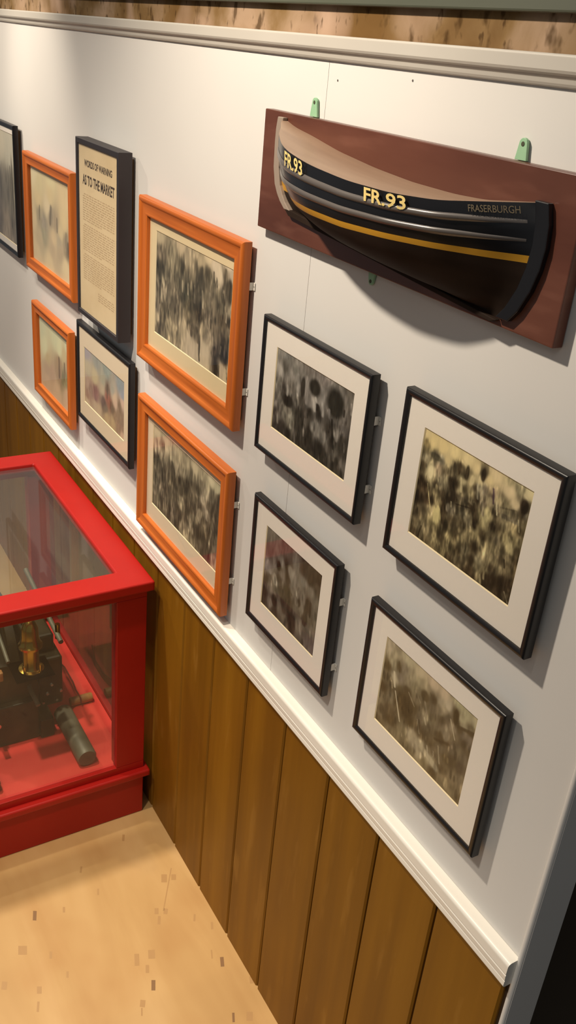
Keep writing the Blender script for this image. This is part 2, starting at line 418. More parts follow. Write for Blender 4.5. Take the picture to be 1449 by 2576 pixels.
# picture contents, picture coordinates 0..1 with y down
ART = {
 'F': dict(white=(218, 198, 158), noise=(0.26, 9, 3.2, 1),
  base=[(0.048,0.029,190,175,145),(0.361,0.02,200,180,150),(0.702,-0.009,215,195,160),(0.947,-0.018,215,200,180),(0.053,0.199,140,125,105),(0.234,0.162,150,140,115),(0.417,0.095,170,155,130),(0.623,0.075,190,172,140),(0.788,0.041,205,190,170),(0.056,0.309,95,88,70),(0.37,0.215,100,92,72),(0.627,0.146,100,90,72),(0.712,0.153,95,85,65),(0.842,0.104,210,195,175),(0.913,0.066,130,115,95),(0.977,0.052,185,170,155),(0.105,0.385,115,108,90),(0.375,0.311,110,103,85),(0.632,0.229,112,104,86),(0.767,0.216,130,120,100),(0.96,0.141,90,78,60),(0.044,0.558,140,130,112),(0.147,0.548,150,138,118),(0.248,0.508,115,105,88),(0.435,0.445,85,82,65),(0.642,0.38,100,92,75),(0.849,0.298,125,115,95),(0.985,0.243,90,80,62),(0.03,0.748,150,138,122),(0.133,0.693,100,90,70),(0.297,0.608,120,108,90),(0.475,0.536,100,90,68),(0.731,0.431,130,118,98),(0.895,0.364,120,110,90),(0.978,0.359,165,152,130),(0.023,0.832,185,168,140),(0.117,0.774,120,108,85),(0.301,0.698,130,118,96),(0.48,0.641,110,98,76),(0.618,0.566,75,60,40),(0.737,0.516,150,135,115),(0.904,0.476,90,75,55),(0.987,0.47,80,65,48),(0.054,0.92,110,98,80),(0.214,0.858,150,138,112),(0.415,0.772,180,165,138),(0.53,0.723,130,115,92),(0.66,0.667,160,145,120),(0.827,0.578,120,106,88),(0.977,0.549,130,115,95),(0.309,0.885,165,150,122),(0.49,0.831,188,172,150),(0.75,0.718,165,150,130),(0.919,0.674,95,82,70),(0.539,0.902,190,175,155),(0.715,0.855,195,180,158),(0.843,0.798,95,82,75),(0.953,0.779,85,75,75),(0.722,0.962,195,178,152),(0.853,0.945,75,60,50),(0.92,0.915,190,172,150),(0.983,0.947,195,178,150)],
  blobs=[],
  strokes=[(0.619,0.583,0.644,0.967,0.022,85,72,55),(0.828,0.774,0.856,0.987,0.038,60,48,40),(0.97,0.831,0.994,0.984,0.01,95,80,65),(0.893,0.897,0.895,0.982,0.008,110,95,78),(0.911,0.039,0.899,0.193,0.025,85,75,58),(0.776,0.107,0.782,0.183,0.015,75,65,50),(0.812,0.143,0.821,0.212,0.011,80,70,55),(0.543,0.321,0.551,0.463,0.017,150,140,120),(0.647,0.332,0.66,0.46,0.022,150,140,120),(0.736,0.314,0.74,0.439,0.023,150,140,122),(0.155,0.491,0.148,0.566,0.031,165,152,130),(0.106,0.582,0.103,0.632,0.032,160,148,128),(0.947,0.389,0.945,0.47,0.011,185,170,150),(0.213,0.309,0.212,0.403,0.014,145,135,115),(0.381,0.338,0.385,0.43,0.014,140,130,112),(0.456,0.338,0.46,0.424,0.016,140,130,112),(0.061,0.462,0.066,0.672,0.019,80,70,55),(0.519,0.697,0.524,0.786,0.019,110,95,78),(0.59,0.691,0.611,0.809,0.023,105,90,72),(0.901,0.712,0.893,0.776,0.012,170,155,138),(0.764,0.534,0.768,0.603,0.013,100,85,66),(0.895,0.251,0.917,0.327,0.016,90,80,62)]),
 'G': dict(white=(180, 155, 126), noise=(0.3, 9, 3.5, 2),
  base=[(0.048,0.036,165,145,125),(0.205,0.045,155,140,122),(0.406,0.057,150,135,115),(0.646,0.071,160,145,125),(0.872,0.051,165,155,135),(0.961,0.076,150,145,125),(0.032,0.232,130,115,101),(0.158,0.186,125,110,95),(0.312,0.171,135,122,105),(0.507,0.132,138,124,106),(0.741,0.11,140,128,110),(0.026,0.411,80,68,58),(0.09,0.397,80,68,58),(0.163,0.332,118,105,92),(0.218,0.407,95,82,70),(0.308,0.322,72,62,52),(0.397,0.282,125,112,98),(0.513,0.236,115,104,90),(0.606,0.192,108,98,84),(0.744,0.157,105,95,82),(0.833,0.135,140,130,112),(0.043,0.648,75,68,58),(0.117,0.594,85,75,65),(0.202,0.571,80,70,60),(0.323,0.461,68,58,46),(0.422,0.39,66,56,44),(0.537,0.329,72,62,50),(0.631,0.297,85,74,62),(0.706,0.292,78,68,56),(0.796,0.248,130,118,106),(0.881,0.184,110,100,88),(0.975,0.149,75,62,54),(0.024,0.78,115,100,88),(0.122,0.732,115,100,88),(0.216,0.662,80,66,56),(0.328,0.579,85,74,62),(0.446,0.492,74,64,52),(0.524,0.449,68,58,46),(0.618,0.401,90,78,66),(0.764,0.322,125,112,102),(0.868,0.25,105,94,84),(0.027,0.922,95,82,72),(0.093,0.888,105,95,80),(0.158,0.84,75,62,54),(0.272,0.737,100,88,76),(0.362,0.646,90,78,66),(0.463,0.623,125,112,96),(0.549,0.565,72,60,50),(0.623,0.486,95,82,70),(0.734,0.439,75,63,54),(0.848,0.351,80,68,60),(0.966,0.261,64,52,46),(0.202,0.885,95,82,70),(0.287,0.844,68,56,46),(0.338,0.82,95,82,74),(0.418,0.757,66,54,44),(0.554,0.652,68,56,46),(0.666,0.565,75,62,54),(0.732,0.558,110,98,86),(0.829,0.468,115,102,94),(0.938,0.354,70,58,50),(0.29,0.936,70,56,48),(0.341,0.896,115,100,90),(0.442,0.817,64,52,42),(0.539,0.755,75,62,52),(0.598,0.732,110,98,84),(0.681,0.666,95,84,70),(0.772,0.594,75,63,52),(0.86,0.524,72,60,52),(0.944,0.436,75,62,54),(0.396,0.948,60,46,36),(0.496,0.891,125,110,95),(0.592,0.814,118,104,90),(0.704,0.731,72,60,48),(0.805,0.665,92,80,66),(0.876,0.622,60,48,38),(0.953,0.559,58,50,48),(0.53,0.966,140,125,105),(0.627,0.902,90,80,66),(0.737,0.795,62,50,38),(0.828,0.736,72,60,48),(0.915,0.664,75,65,58),(0.969,0.657,80,70,62),(0.65,0.961,95,84,70),(0.743,0.898,98,86,74),(0.835,0.844,75,64,52),(0.906,0.785,80,68,60),(0.96,0.776,105,90,84),(0.795,0.955,85,72,60),(0.869,0.93,70,55,45),(0.95,0.898,135,112,102),(0.984,0.983,150,125,110)],
  blobs=[],
  strokes=[(0.915,0.664,0.883,1.003,0.012,60,40,34),(0.913,0.445,0.886,0.764,0.017,108,97,82),(0.978,0.182,0.979,0.423,0.041,64,52,46),(0.305,0.264,0.32,0.373,0.034,70,60,50),(0.151,0.477,0.155,0.582,0.021,66,56,48),(0.074,0.393,0.061,0.525,0.019,78,66,56),(0.471,0.579,0.466,0.682,0.039,128,115,98),(0.733,0.498,0.736,0.63,0.025,115,102,90),(0.835,0.434,0.841,0.517,0.023,118,105,96),(0.325,0.877,0.338,0.939,0.018,120,105,95),(0.287,0.844,0.302,0.959,0.021,64,52,44),(0.597,0.725,0.604,0.843,0.021,125,112,98),(0.65,0.79,0.649,0.853,0.013,130,118,102),(0.175,0.693,0.183,0.773,0.019,125,110,98),(0.024,0.78,0.031,0.839,0.033,120,105,92),(0.769,0.267,0.766,0.363,0.03,130,118,108)]),
 'H': dict(white=(228, 210, 185), noise=(0.16, 9, 3, 3),
  base=[(0.044,0.036,150,140,122),(0.137,0.03,140,135,120),(0.272,0.025,150,140,125),(0.404,0.027,140,125,110),(0.528,0.009,140,125,112),(0.653,0.031,145,130,118),(0.806,0.007,130,122,108),(0.958,0.023,125,112,95),(0.065,0.241,165,155,140),(0.117,0.192,110,100,85),(0.194,0.222,150,140,125),(0.265,0.118,125,120,105),(0.368,0.089,140,130,115),(0.053,0.419,140,130,112),(0.141,0.435,80,68,55),(0.177,0.416,140,130,115),(0.237,0.368,130,118,100),(0.321,0.308,150,140,125),(0.38,0.276,70,58,45),(0.431,0.264,150,138,125),(0.534,0.194,68,60,42),(0.64,0.254,150,142,130),(0.789,0.171,62,58,42),(0.896,0.112,110,100,85),(0.988,0.13,120,108,92),(0.016,0.639,150,135,118),(0.072,0.608,125,115,98),(0.191,0.549,62,52,38),(0.304,0.478,125,115,98),(0.382,0.457,105,92,75),(0.483,0.416,140,130,118),(0.557,0.389,175,165,150),(0.655,0.377,130,118,105),(0.734,0.361,125,115,108),(0.843,0.283,72,64,50),(0.953,0.255,115,102,88),(0.031,0.794,85,70,60),(0.08,0.79,125,112,95),(0.179,0.708,130,120,98),(0.247,0.731,150,142,115),(0.341,0.652,85,75,58),(0.43,0.561,95,82,68),(0.493,0.501,60,50,36),(0.607,0.457,62,50,38),(0.741,0.415,100,90,75),(0.84,0.379,110,100,88),(0.98,0.345,110,98,85),(0.017,0.968,75,62,52),(0.13,0.899,75,62,50),(0.257,0.822,120,110,88),(0.37,0.753,75,65,50),(0.453,0.687,110,98,82),(0.5,0.713,65,54,40),(0.605,0.648,140,132,118),(0.759,0.553,75,64,50),(0.846,0.55,140,130,115),(0.919,0.454,110,98,88),(0.232,0.944,70,58,45),(0.369,0.914,78,68,52),(0.512,0.822,65,55,40),(0.696,0.706,120,110,95),(0.814,0.668,70,60,46),(0.923,0.598,80,68,52),(0.425,0.999,72,62,46),(0.67,0.838,65,56,40),(0.852,0.779,105,95,78),(0.951,0.691,85,74,58),(0.688,0.983,66,57,42),(0.878,0.853,72,62,46),(0.958,0.859,115,103,88),(0.933,0.968,85,75,58)],
  blobs=[(0.532,0.192,0.101,0.131,148,136,122),(0.798,0.227,0.142,0.203,142,131,117),(0.532,0.199,0.073,0.103,66,58,42),(0.799,0.237,0.115,0.177,62,56,42),(0.381,0.283,0.032,0.131,68,56,44),(0.191,0.549,0.08,0.075,60,50,38),(0.374,0.703,0.061,0.17,78,68,53),(0.584,0.403,0.031,0.049,60,50,38)],
  strokes=[(0.418,0.152,0.44,0.424,0.036,160,148,135),(0.63,0.172,0.659,0.442,0.035,155,148,136),(0.307,0.179,0.322,0.399,0.03,158,148,134),(0.907,0.106,0.927,0.341,0.014,130,118,104),(0.664,0.118,0.732,0.032,0.017,150,138,125),(0.552,0.317,0.555,0.45,0.027,178,168,152),(0.554,0.656,0.709,0.682,0.072,137,129,114),(0.247,0.683,0.263,0.835,0.035,165,155,128),(0.175,0.67,0.231,0.661,0.045,135,124,102),(0.311,0.845,0.34,0.989,0.028,128,116,100),(0.442,0.631,0.442,0.828,0.02,125,112,96),(0.843,0.523,0.851,0.614,0.036,140,130,115),(0.829,0.658,0.846,0.859,0.027,105,95,78),(0.977,0.136,0.988,0.241,0.018,168,152,134),(0.907,0.247,0.908,0.31,0.017,52,42,30),(0.909,0.409,0.916,0.485,0.017,135,124,112),(0.733,0.347,0.738,0.417,0.025,130,120,112),(0.174,0.386,0.179,0.477,0.03,155,145,128),(0.075,0.792,0.08,0.889,0.024,130,118,100),(0.946,0.598,0.959,0.693,0.011,120,108,92),(0.775,0.432,0.823,0.738,0.019,62,52,40)]),
 'I': dict(white=(190, 172, 148), noise=(0.14, 7, 3, 4),
  base=[(0.069,0.056,105,92,75),(0.196,0.159,100,85,70),(0.402,0.092,95,80,65),(0.105,0.285,95,80,65),(0.078,0.482,135,120,105),(0.186,0.379,110,98,82),(0.265,0.351,60,45,28),(0.324,0.279,120,108,90),(0.393,0.237,75,60,42),(0.47,0.189,90,75,58),(0.548,0.155,115,103,86),(0.687,0.137,75,55,40),(0.858,0.097,70,55,38),(0.046,0.649,75,58,42),(0.13,0.595,95,80,62),(0.215,0.563,135,122,100),(0.282,0.498,80,65,48),(0.347,0.421,110,97,80),(0.44,0.397,70,55,38),(0.53,0.305,128,115,95),(0.592,0.3,120,108,90),(0.711,0.279,118,108,90),(0.824,0.186,70,55,36),(0.964,0.096,68,50,32),(0.04,0.838,65,48,32),(0.145,0.695,115,100,80),(0.253,0.662,100,88,68),(0.346,0.622,85,70,50),(0.463,0.545,72,60,35),(0.565,0.457,120,108,88),(0.615,0.445,95,82,65),(0.691,0.409,118,105,86),(0.753,0.355,100,88,70),(0.853,0.302,115,102,82),(0.953,0.203,85,70,50),(0.032,0.941,70,55,38),(0.169,0.886,115,100,82),(0.233,0.821,68,50,34),(0.317,0.787,105,90,72),(0.396,0.733,70,55,40),(0.503,0.661,72,56,40),(0.614,0.565,95,80,62),(0.664,0.553,68,52,36),(0.762,0.467,115,100,82),(0.819,0.449,75,58,40),(0.927,0.39,112,100,80),(0.252,0.948,70,55,38),(0.361,0.859,105,90,70),(0.432,0.825,78,62,45),(0.518,0.752,72,56,38),(0.65,0.661,100,86,68),(0.722,0.598,108,94,75),(0.831,0.523,68,50,34),(0.947,0.512,110,98,78),(0.454,0.89,100,86,66),(0.565,0.848,65,48,32),(0.686,0.75,105,92,72),(0.796,0.673,70,52,36),(0.885,0.611,105,90,70),(0.59,0.939,68,52,36),(0.703,0.859,108,95,75),(0.867,0.742,108,95,74),(0.742,0.903,100,86,68),(0.894,0.899,100,85,72),(0.98,0.941,110,92,80)],
  blobs=[(0.265,0.348,0.032,0.062,58,42,25),(0.577,0.855,0.074,0.11,66,50,34),(0.17,0.893,0.031,0.059,124,108,88),(0.664,0.553,0.037,0.051,66,50,36),(0.243,0.814,0.051,0.08,66,50,34)],
  strokes=[(0.473,0.271,0.613,0.496,0.08,125,113,93),(0.586,0.2,0.733,0.416,0.058,118,106,86),(0.556,0.463,0.638,0.585,0.057,112,98,80),(0.81,0.455,0.794,0.724,0.068,66,50,34),(0.865,0.431,0.87,0.58,0.035,72,55,38),(0.207,0.51,0.241,0.589,0.051,138,124,102),(0.069,0.422,0.118,0.516,0.052,140,125,108),(0.397,0.262,0.5,0.642,0.045,68,53,36),(0.691,0.409,0.741,0.585,0.046,112,98,80),(0.706,0.75,0.751,0.896,0.02,120,105,86)]),
 'J': dict(white=(218, 202, 185), noise=(0.24, 11, 2.6, 5),
  base=[(0.021,0.041,215,190,140),(0.09,0.092,222,196,140),(0.028,0.125,140,120,80),(0.012,0.194,120,105,75),(0.131,0.192,110,98,75),(0.186,0.085,225,198,142),(0.198,0.19,140,128,105),(0.304,0.064,225,200,145),(0.429,0.055,225,200,148),(0.25,0.161,215,190,140),(0.525,0.085,222,196,145),(0.69,0.057,222,196,150),(0.823,0.101,222,195,152),(0.808,0.037,190,170,128),(0.889,0.038,165,150,115),(0.98,0.031,215,195,150),(0.043,0.248,150,135,105),(0.029,0.327,85,70,48),(0.111,0.334,215,195,150),(0.187,0.274,175,150,118),(0.234,0.265,115,100,75),(0.296,0.247,120,105,78),(0.332,0.193,95,82,60),(0.373,0.17,85,70,48),(0.419,0.254,200,180,135),(0.433,0.195,80,66,46),(0.499,0.208,205,182,135),(0.561,0.172,190,170,128),(0.583,0.093,75,62,45),(0.644,0.116,222,196,145),(0.678,0.195,190,165,125),(0.03,0.479,75,58,38),(0.084,0.493,78,60,40),(0.128,0.413,190,170,128),(0.17,0.425,95,80,58),(0.217,0.371,150,135,105),(0.259,0.338,145,130,100),(0.325,0.335,80,65,45),(0.366,0.31,75,60,42),(0.417,0.332,190,170,128),(0.45,0.313,100,85,60),(0.501,0.3,180,160,118),(0.542,0.242,80,66,48),(0.584,0.234,150,138,112),(0.622,0.211,120,105,85),(0.692,0.219,90,70,65),(0.73,0.238,180,160,120),(0.022,0.639,72,56,38),(0.118,0.608,75,58,40),(0.163,0.581,80,65,45),(0.211,0.525,150,132,95),(0.26,0.478,85,70,50),(0.336,0.476,72,58,40),(0.391,0.426,80,66,48),(0.482,0.379,105,92,68),(0.563,0.339,78,64,45),(0.621,0.321,120,102,82),(0.678,0.269,180,160,122),(0.742,0.288,120,105,82),(0.815,0.244,155,138,102),(0.883,0.186,215,190,148),(0.945,0.147,72,58,42),(0.025,0.757,100,85,62),(0.099,0.712,105,90,66),(0.173,0.675,170,150,112),(0.232,0.674,195,175,120),(0.293,0.591,72,58,38),(0.359,0.541,125,112,90),(0.427,0.465,105,92,68),(0.485,0.516,120,108,84),(0.556,0.428,70,56,38),(0.65,0.413,165,148,105),(0.688,0.389,190,170,122),(0.73,0.346,85,70,50),(0.828,0.301,140,125,95),(0.899,0.256,120,105,80),(0.941,0.23,85,70,50),(0.982,0.204,150,135,110),(0.038,0.871,120,104,76),(0.105,0.894,130,115,85),(0.174,0.877,150,132,98),(0.232,0.766,160,142,100),(0.322,0.726,95,82,58),(0.391,0.646,90,76,54),(0.474,0.593,100,86,62),(0.535,0.537,130,116,88),(0.586,0.522,72,58,38),(0.676,0.49,180,160,115),(0.738,0.458,75,60,42),(0.795,0.447,90,76,54),(0.849,0.395,175,155,115),(0.91,0.372,160,140,100),(0.956,0.366,90,75,52),(0.988,0.297,125,110,80),(0.027,0.973,85,70,48),(0.171,0.963,110,95,68),(0.269,0.898,175,155,112),(0.318,0.847,95,80,56),(0.386,0.802,165,146,104),(0.441,0.747,90,76,52),(0.491,0.759,145,128,92),(0.554,0.664,150,132,96),(0.606,0.613,130,115,82),(0.68,0.589,85,70,48),(0.741,0.549,110,96,70),(0.801,0.552,125,110,84),(0.859,0.472,180,160,115),(0.931,0.466,165,146,104),(0.987,0.428,150,132,98),(0.278,0.985,150,130,92),(0.34,0.952,130,114,80),(0.422,0.878,125,110,78),(0.483,0.854,95,80,56),(0.55,0.817,150,134,102),(0.623,0.732,75,60,40),(0.714,0.662,160,142,104),(0.776,0.629,125,110,80),(0.853,0.594,110,96,70),(0.911,0.554,190,170,124),(0.972,0.538,95,80,56),(0.426,0.985,75,60,42),(0.489,0.923,110,96,70),(0.556,0.885,125,110,82),(0.621,0.849,75,60,40),(0.687,0.82,150,135,104),(0.742,0.747,165,146,108),(0.805,0.721,150,132,98),(0.864,0.68,95,80,58),(0.911,0.63,160,140,104),(0.975,0.62,80,65,44),(0.557,0.975,110,94,68),(0.623,0.937,70,55,36),(0.69,0.872,130,116,86),(0.75,0.864,150,132,96),(0.8,0.811,85,70,50),(0.875,0.766,130,114,84),(0.928,0.703,120,104,76),(0.977,0.702,90,75,52),(0.656,1.004,75,58,40),(0.733,0.947,125,110,80),(0.794,0.903,75,60,42),(0.905,0.823,68,53,36),(0.983,0.8,66,52,36),(0.77,0.992,70,55,38),(0.886,0.924,66,52,35),(0.963,0.928,150,130,100),(0.992,0.949,75,60,42),(0.901,0.992,70,54,38)],
  blobs=[(0.14,0.191,0.061,0.03,98,88,66),(0.115,0.35,0.025,0.062,225,205,160),(0.238,0.679,0.031,0.084,208,188,132),(0.668,0.418,0.029,0.078,192,174,126),(0.585,0.104,0.021,0.062,70,57,40),(0.372,0.166,0.014,0.057,72,58,40),(0.444,0.164,0.018,0.064,78,64,44),(0.952,0.159,0.036,0.063,64,50,36),(0.324,0.18,0.012,0.046,90,76,55),(0.328,0.552,0.017,0.039,140,125,102),(0.497,0.201,0.017,0.045,208,186,140)],
  strokes=[(0.584,0.234,0.642,0.417,0.026,160,142,112),(0.551,0.203,0.575,0.315,0.017,170,155,125),(0.401,0.239,0.42,0.347,0.015,205,185,140),(0.191,0.43,0.219,0.61,0.021,170,150,110),(0.103,0.463,0.176,0.691,0.009,190,168,120),(0.416,0.411,0.554,0.378,0.033,112,98,74),(0.393,0.477,0.547,0.426,0.008,68,54,38),(0.507,0.407,0.572,0.419,0.019,72,58,40),(0.689,0.164,0.709,0.275,0.015,90,65,75),(0.732,0.245,0.755,0.347,0.012,190,172,135),(0.764,0.275,0.9,0.224,0.01,125,110,82),(0.801,0.326,0.919,0.309,0.029,115,102,80),(0.352,0.484,0.358,0.525,0.01,190,172,135),(0.527,0.499,0.555,0.585,0.014,140,126,98),(0.228,0.796,0.271,0.952,0.026,170,150,108),(0.578,0.987,0.659,1.02,0.048,68,54,36),(0.766,0.933,0.979,0.855,0.091,66,52,36),(0.943,0.916,0.983,0.982,0.01,175,155,120),(0.744,0.834,0.756,0.931,0.015,165,146,108),(0.719,0.922,0.74,0.996,0.015,140,124,92),(0.892,0.475,0.93,0.567,0.036,192,172,126),(0.889,0.662,0.903,0.721,0.012,60,48,34),(0.111,0.871,0.093,0.987,0.013,70,56,38),(0.93,0.286,0.953,0.369,0.01,165,148,112),(0.318,0.304,0.364,0.433,0.05,74,60,42),(0.278,0.52,0.306,0.7,0.039,72,58,40),(0.556,0.386,0.594,0.559,0.031,72,58,40)]),
 'K': dict(white=(185, 168, 148), noise=(0.12, 7, 2.6, 6),
  base=[(0.038,0.076,150,132,105),(0.104,0.11,145,128,98),(0.263,0.042,158,142,110),(0.404,0.065,165,145,112),(0.535,0.058,165,142,112),(0.663,0.058,165,142,112),(0.818,0.018,148,135,100),(0.905,0.058,150,136,102),(0.971,0.076,145,130,100),(0.048,0.297,85,68,42),(0.104,0.219,140,125,95),(0.17,0.206,85,70,45),(0.223,0.185,120,105,82),(0.334,0.174,140,124,94),(0.423,0.163,145,128,96),(0.482,0.143,140,122,92),(0.026,0.458,105,88,62),(0.09,0.417,100,85,60),(0.141,0.37,160,142,112),(0.208,0.308,115,100,80),(0.287,0.272,120,105,80),(0.367,0.251,130,115,85),(0.025,0.572,80,62,38),(0.133,0.49,95,80,56),(0.223,0.442,85,70,44),(0.296,0.372,80,64,40),(0.391,0.282,120,104,76),(0.481,0.232,88,72,48),(0.582,0.206,80,64,42),(0.642,0.165,150,132,104),(0.721,0.14,158,140,112),(0.036,0.688,105,90,66),(0.14,0.587,120,104,78),(0.198,0.578,85,68,42),(0.298,0.482,76,60,36),(0.416,0.366,115,98,72),(0.5,0.33,95,80,56),(0.585,0.309,100,85,64),(0.661,0.26,125,108,82),(0.702,0.211,140,122,94),(0.803,0.143,85,68,44),(0.867,0.14,150,135,102),(0.029,0.891,100,84,60),(0.132,0.768,95,78,54),(0.32,0.601,76,60,36),(0.4,0.474,85,70,45),(0.48,0.505,105,90,68),(0.527,0.467,130,114,86),(0.601,0.392,98,84,60),(0.69,0.319,85,70,48),(0.743,0.248,100,84,62),(0.818,0.215,80,62,38),(0.895,0.197,140,124,94),(0.963,0.151,110,94,68),(0.023,0.977,95,78,52),(0.167,0.85,85,68,42),(0.379,0.663,82,66,40),(0.468,0.638,90,74,50),(0.559,0.543,105,90,66),(0.655,0.445,108,92,68),(0.73,0.393,115,98,74),(0.795,0.3,130,112,86),(0.868,0.259,85,68,44),(0.967,0.207,78,62,40),(0.187,0.958,110,94,68),(0.316,0.843,115,100,72),(0.428,0.774,150,132,102),(0.521,0.676,88,72,48),(0.597,0.597,90,75,52),(0.691,0.497,80,64,40),(0.757,0.445,115,98,74),(0.829,0.387,100,84,60),(0.912,0.282,108,92,72),(0.978,0.256,110,94,76),(0.355,0.948,112,96,68),(0.475,0.82,155,137,108),(0.533,0.785,145,128,98),(0.619,0.665,85,70,46),(0.717,0.542,82,66,42),(0.795,0.504,85,68,46),(0.929,0.36,84,68,46),(0.98,0.34,100,85,66),(0.455,0.966,112,96,68),(0.536,0.897,148,130,100),(0.609,0.798,115,100,74),(0.665,0.718,100,84,60),(0.732,0.617,110,94,70),(0.821,0.512,115,98,74),(0.897,0.482,100,85,62),(0.976,0.397,92,76,54),(0.582,0.942,112,96,66),(0.654,0.843,140,124,94),(0.722,0.739,100,84,60),(0.785,0.669,88,72,46),(0.862,0.63,90,74,50),(0.958,0.504,90,76,58),(0.719,0.856,125,108,80),(0.691,0.943,85,68,42),(0.773,0.822,88,72,48),(0.944,0.628,85,70,52),(0.791,0.914,115,98,70),(0.9,0.816,120,102,74),(0.967,0.738,108,92,68),(0.92,0.914,115,98,70),(0.972,0.964,100,84,58)],
  blobs=[(0.306,0.529,0.089,0.119,76,60,36),(0.809,0.172,0.027,0.079,74,58,34),(0.753,0.423,0.035,0.074,118,102,78),(0.486,0.255,0.045,0.053,84,68,44)],
  strokes=[(0.129,0.307,0.157,0.448,0.022,175,157,126),(0.115,0.422,0.133,0.49,0.009,150,132,104),(0.173,0.49,0.272,0.763,0.012,170,152,122),(0.16,0.151,0.184,0.257,0.007,78,62,40),(0.403,0.791,0.504,0.875,0.04,152,134,104),(0.495,0.779,0.72,0.863,0.051,150,133,103),(0.766,0.242,0.84,0.402,0.009,155,137,108),(0.703,0.621,0.743,0.781,0.014,142,124,94),(0.519,0.474,0.542,0.524,0.018,148,130,102),(0.453,0.56,0.495,0.684,0.011,130,114,88),(0.315,0.373,0.397,0.459,0.008,130,114,88),(0.383,0.289,0.452,0.359,0.012,130,114,86),(0.53,0.167,0.557,0.212,0.007,88,72,48),(0.497,0.315,0.534,0.414,0.02,122,106,82),(0.595,0.728,0.622,0.821,0.009,158,140,112),(0.665,0.718,0.677,0.78,0.007,140,124,96),(0.848,0.244,0.993,0.18,0.027,80,63,40),(0.655,0.58,0.795,0.504,0.022,76,60,38)]),
 'E': dict(white=(185, 160, 130), noise=(0.06, 7, 2, 7),
  base=[(0.059,0.052,145,130,125),(0.32,0.057,138,130,115),(0.573,0.074,132,130,115),(0.899,0.127,130,130,125),(0.958,0.263,135,130,130),(0.08,0.334,165,145,115),(0.269,0.385,170,148,112),(0.479,0.296,150,138,115),(0.728,0.333,150,138,120),(0.758,0.408,180,150,120),(0.082,0.627,160,130,108),(0.133,0.658,140,110,92),(0.292,0.63,135,95,85),(0.471,0.473,165,142,115),(0.592,0.407,120,98,80),(0.587,0.525,150,95,78),(0.787,0.494,178,145,120),(0.886,0.473,130,105,82),(0.954,0.378,178,145,122),(0.071,0.847,145,110,90),(0.287,0.738,135,98,88),(0.496,0.68,108,85,75),(0.651,0.593,140,92,72),(0.715,0.649,115,92,72),(0.88,0.624,135,108,84),(0.064,0.97,170,142,112),(0.28,0.872,165,138,110),(0.542,0.782,120,100,82),(0.776,0.764,145,115,88),(0.974,0.707,140,112,90),(0.365,0.906,168,140,110),(0.571,0.882,165,135,98),(0.739,0.866,165,135,98),(0.871,0.858,138,108,85),(0.986,0.814,142,112,90),(0.964,0.964,175,140,112)],
  blobs=[],
  strokes=[(0.596,0.313,0.586,0.537,0.024,105,85,72),(0.881,0.385,0.883,0.554,0.015,125,98,80),(0.137,0.585,0.135,0.693,0.014,130,100,85),(0.27,0.56,0.265,0.657,0.014,125,90,78),(0.968,0.642,0.972,0.765,0.015,130,102,82),(0.677,0.556,0.664,0.678,0.017,100,78,62)]),
 'B': dict(white=(210, 182, 140), noise=(0.08, 6, 2, 8),
  base=[(0.207,0.479,168,148,118),(0.32,0.55,160,142,120),(0.502,0.419,160,140,115),(0.313,0.64,165,150,120),(0.215,0.723,190,165,130),(0.634,0.469,175,150,120),(0.567,0.645,205,175,135),(0.701,0.638,180,158,128),(0.857,0.603,160,138,110),(0.902,0.671,140,118,92),(0.533,0.741,190,162,128),(0.722,0.716,185,158,125),(0.206,0.173,205,182,138),(0.506,0.033,212,190,145),(0.49,0.222,208,180,135),(0.833,0.179,212,182,138),(0.819,0.401,210,180,135),(0.192,0.318,208,180,135),(0.433,0.936,210,182,140),(0.841,0.855,212,184,142),(0.103,0.927,205,178,138),(0.735,0.525,205,178,135),(0.425,0.342,212,186,148),(0.097,0.041,212,190,150),(0.958,0.123,210,182,140),(0.961,0.917,210,182,142),(0.046,0.541,205,178,138)],
  blobs=[],
  strokes=[(0.509,0.333,0.482,0.498,0.039,122,106,86),(0.216,0.389,0.209,0.523,0.025,135,118,94),(0.652,0.413,0.651,0.538,0.024,131,113,90),(0.863,0.501,0.859,0.643,0.02,135,116,91),(0.906,0.599,0.924,0.705,0.04,110,93,73)]),
 'D': dict(white=(175, 150, 118), noise=(0.08, 6, 2, 9),
  base=[(0.075,0.155,170,160,130),(0.557,0.151,172,162,130),(0.93,0.132,170,160,130),(0.181,0.422,180,168,135),(0.659,0.231,178,166,132),(0.255,0.535,165,140,105),(0.825,0.282,168,145,110),(0.243,0.682,160,130,105),(0.643,0.454,150,120,92),(0.915,0.37,155,128,98),(0.403,0.691,160,128,104),(0.668,0.589,145,115,90),(0.77,0.6,125,110,80),(0.871,0.569,130,115,85),(0.943,0.426,160,130,104),(0.227,0.879,170,138,110),(0.54,0.869,172,140,112),(0.888,0.797,172,140,115),(0.944,0.907,175,142,115)],
  blobs=[],
  strokes=[(0.648,0.38,0.648,0.627,0.043,113,88,67),(0.818,0.382,0.81,0.596,0.034,114,91,69)]),
}
for _k, _o in {'F': (-1.4774, -1.1942, 1.0772, 1.2501), 'G': (-1.4702, -1.1926, 0.7416, 0.9032), 'H': (-1.0439, -0.8563, 1.0655, 1.1808), 'I': (-1.0309, -0.8781, 0.7783, 0.9119), 'J': (-0.7177, -0.55, 1.0626, 1.1904), 'K': (-0.7233, -0.5553, 0.7845, 0.9111)}.items():
    ART[_k]['open'] = _o

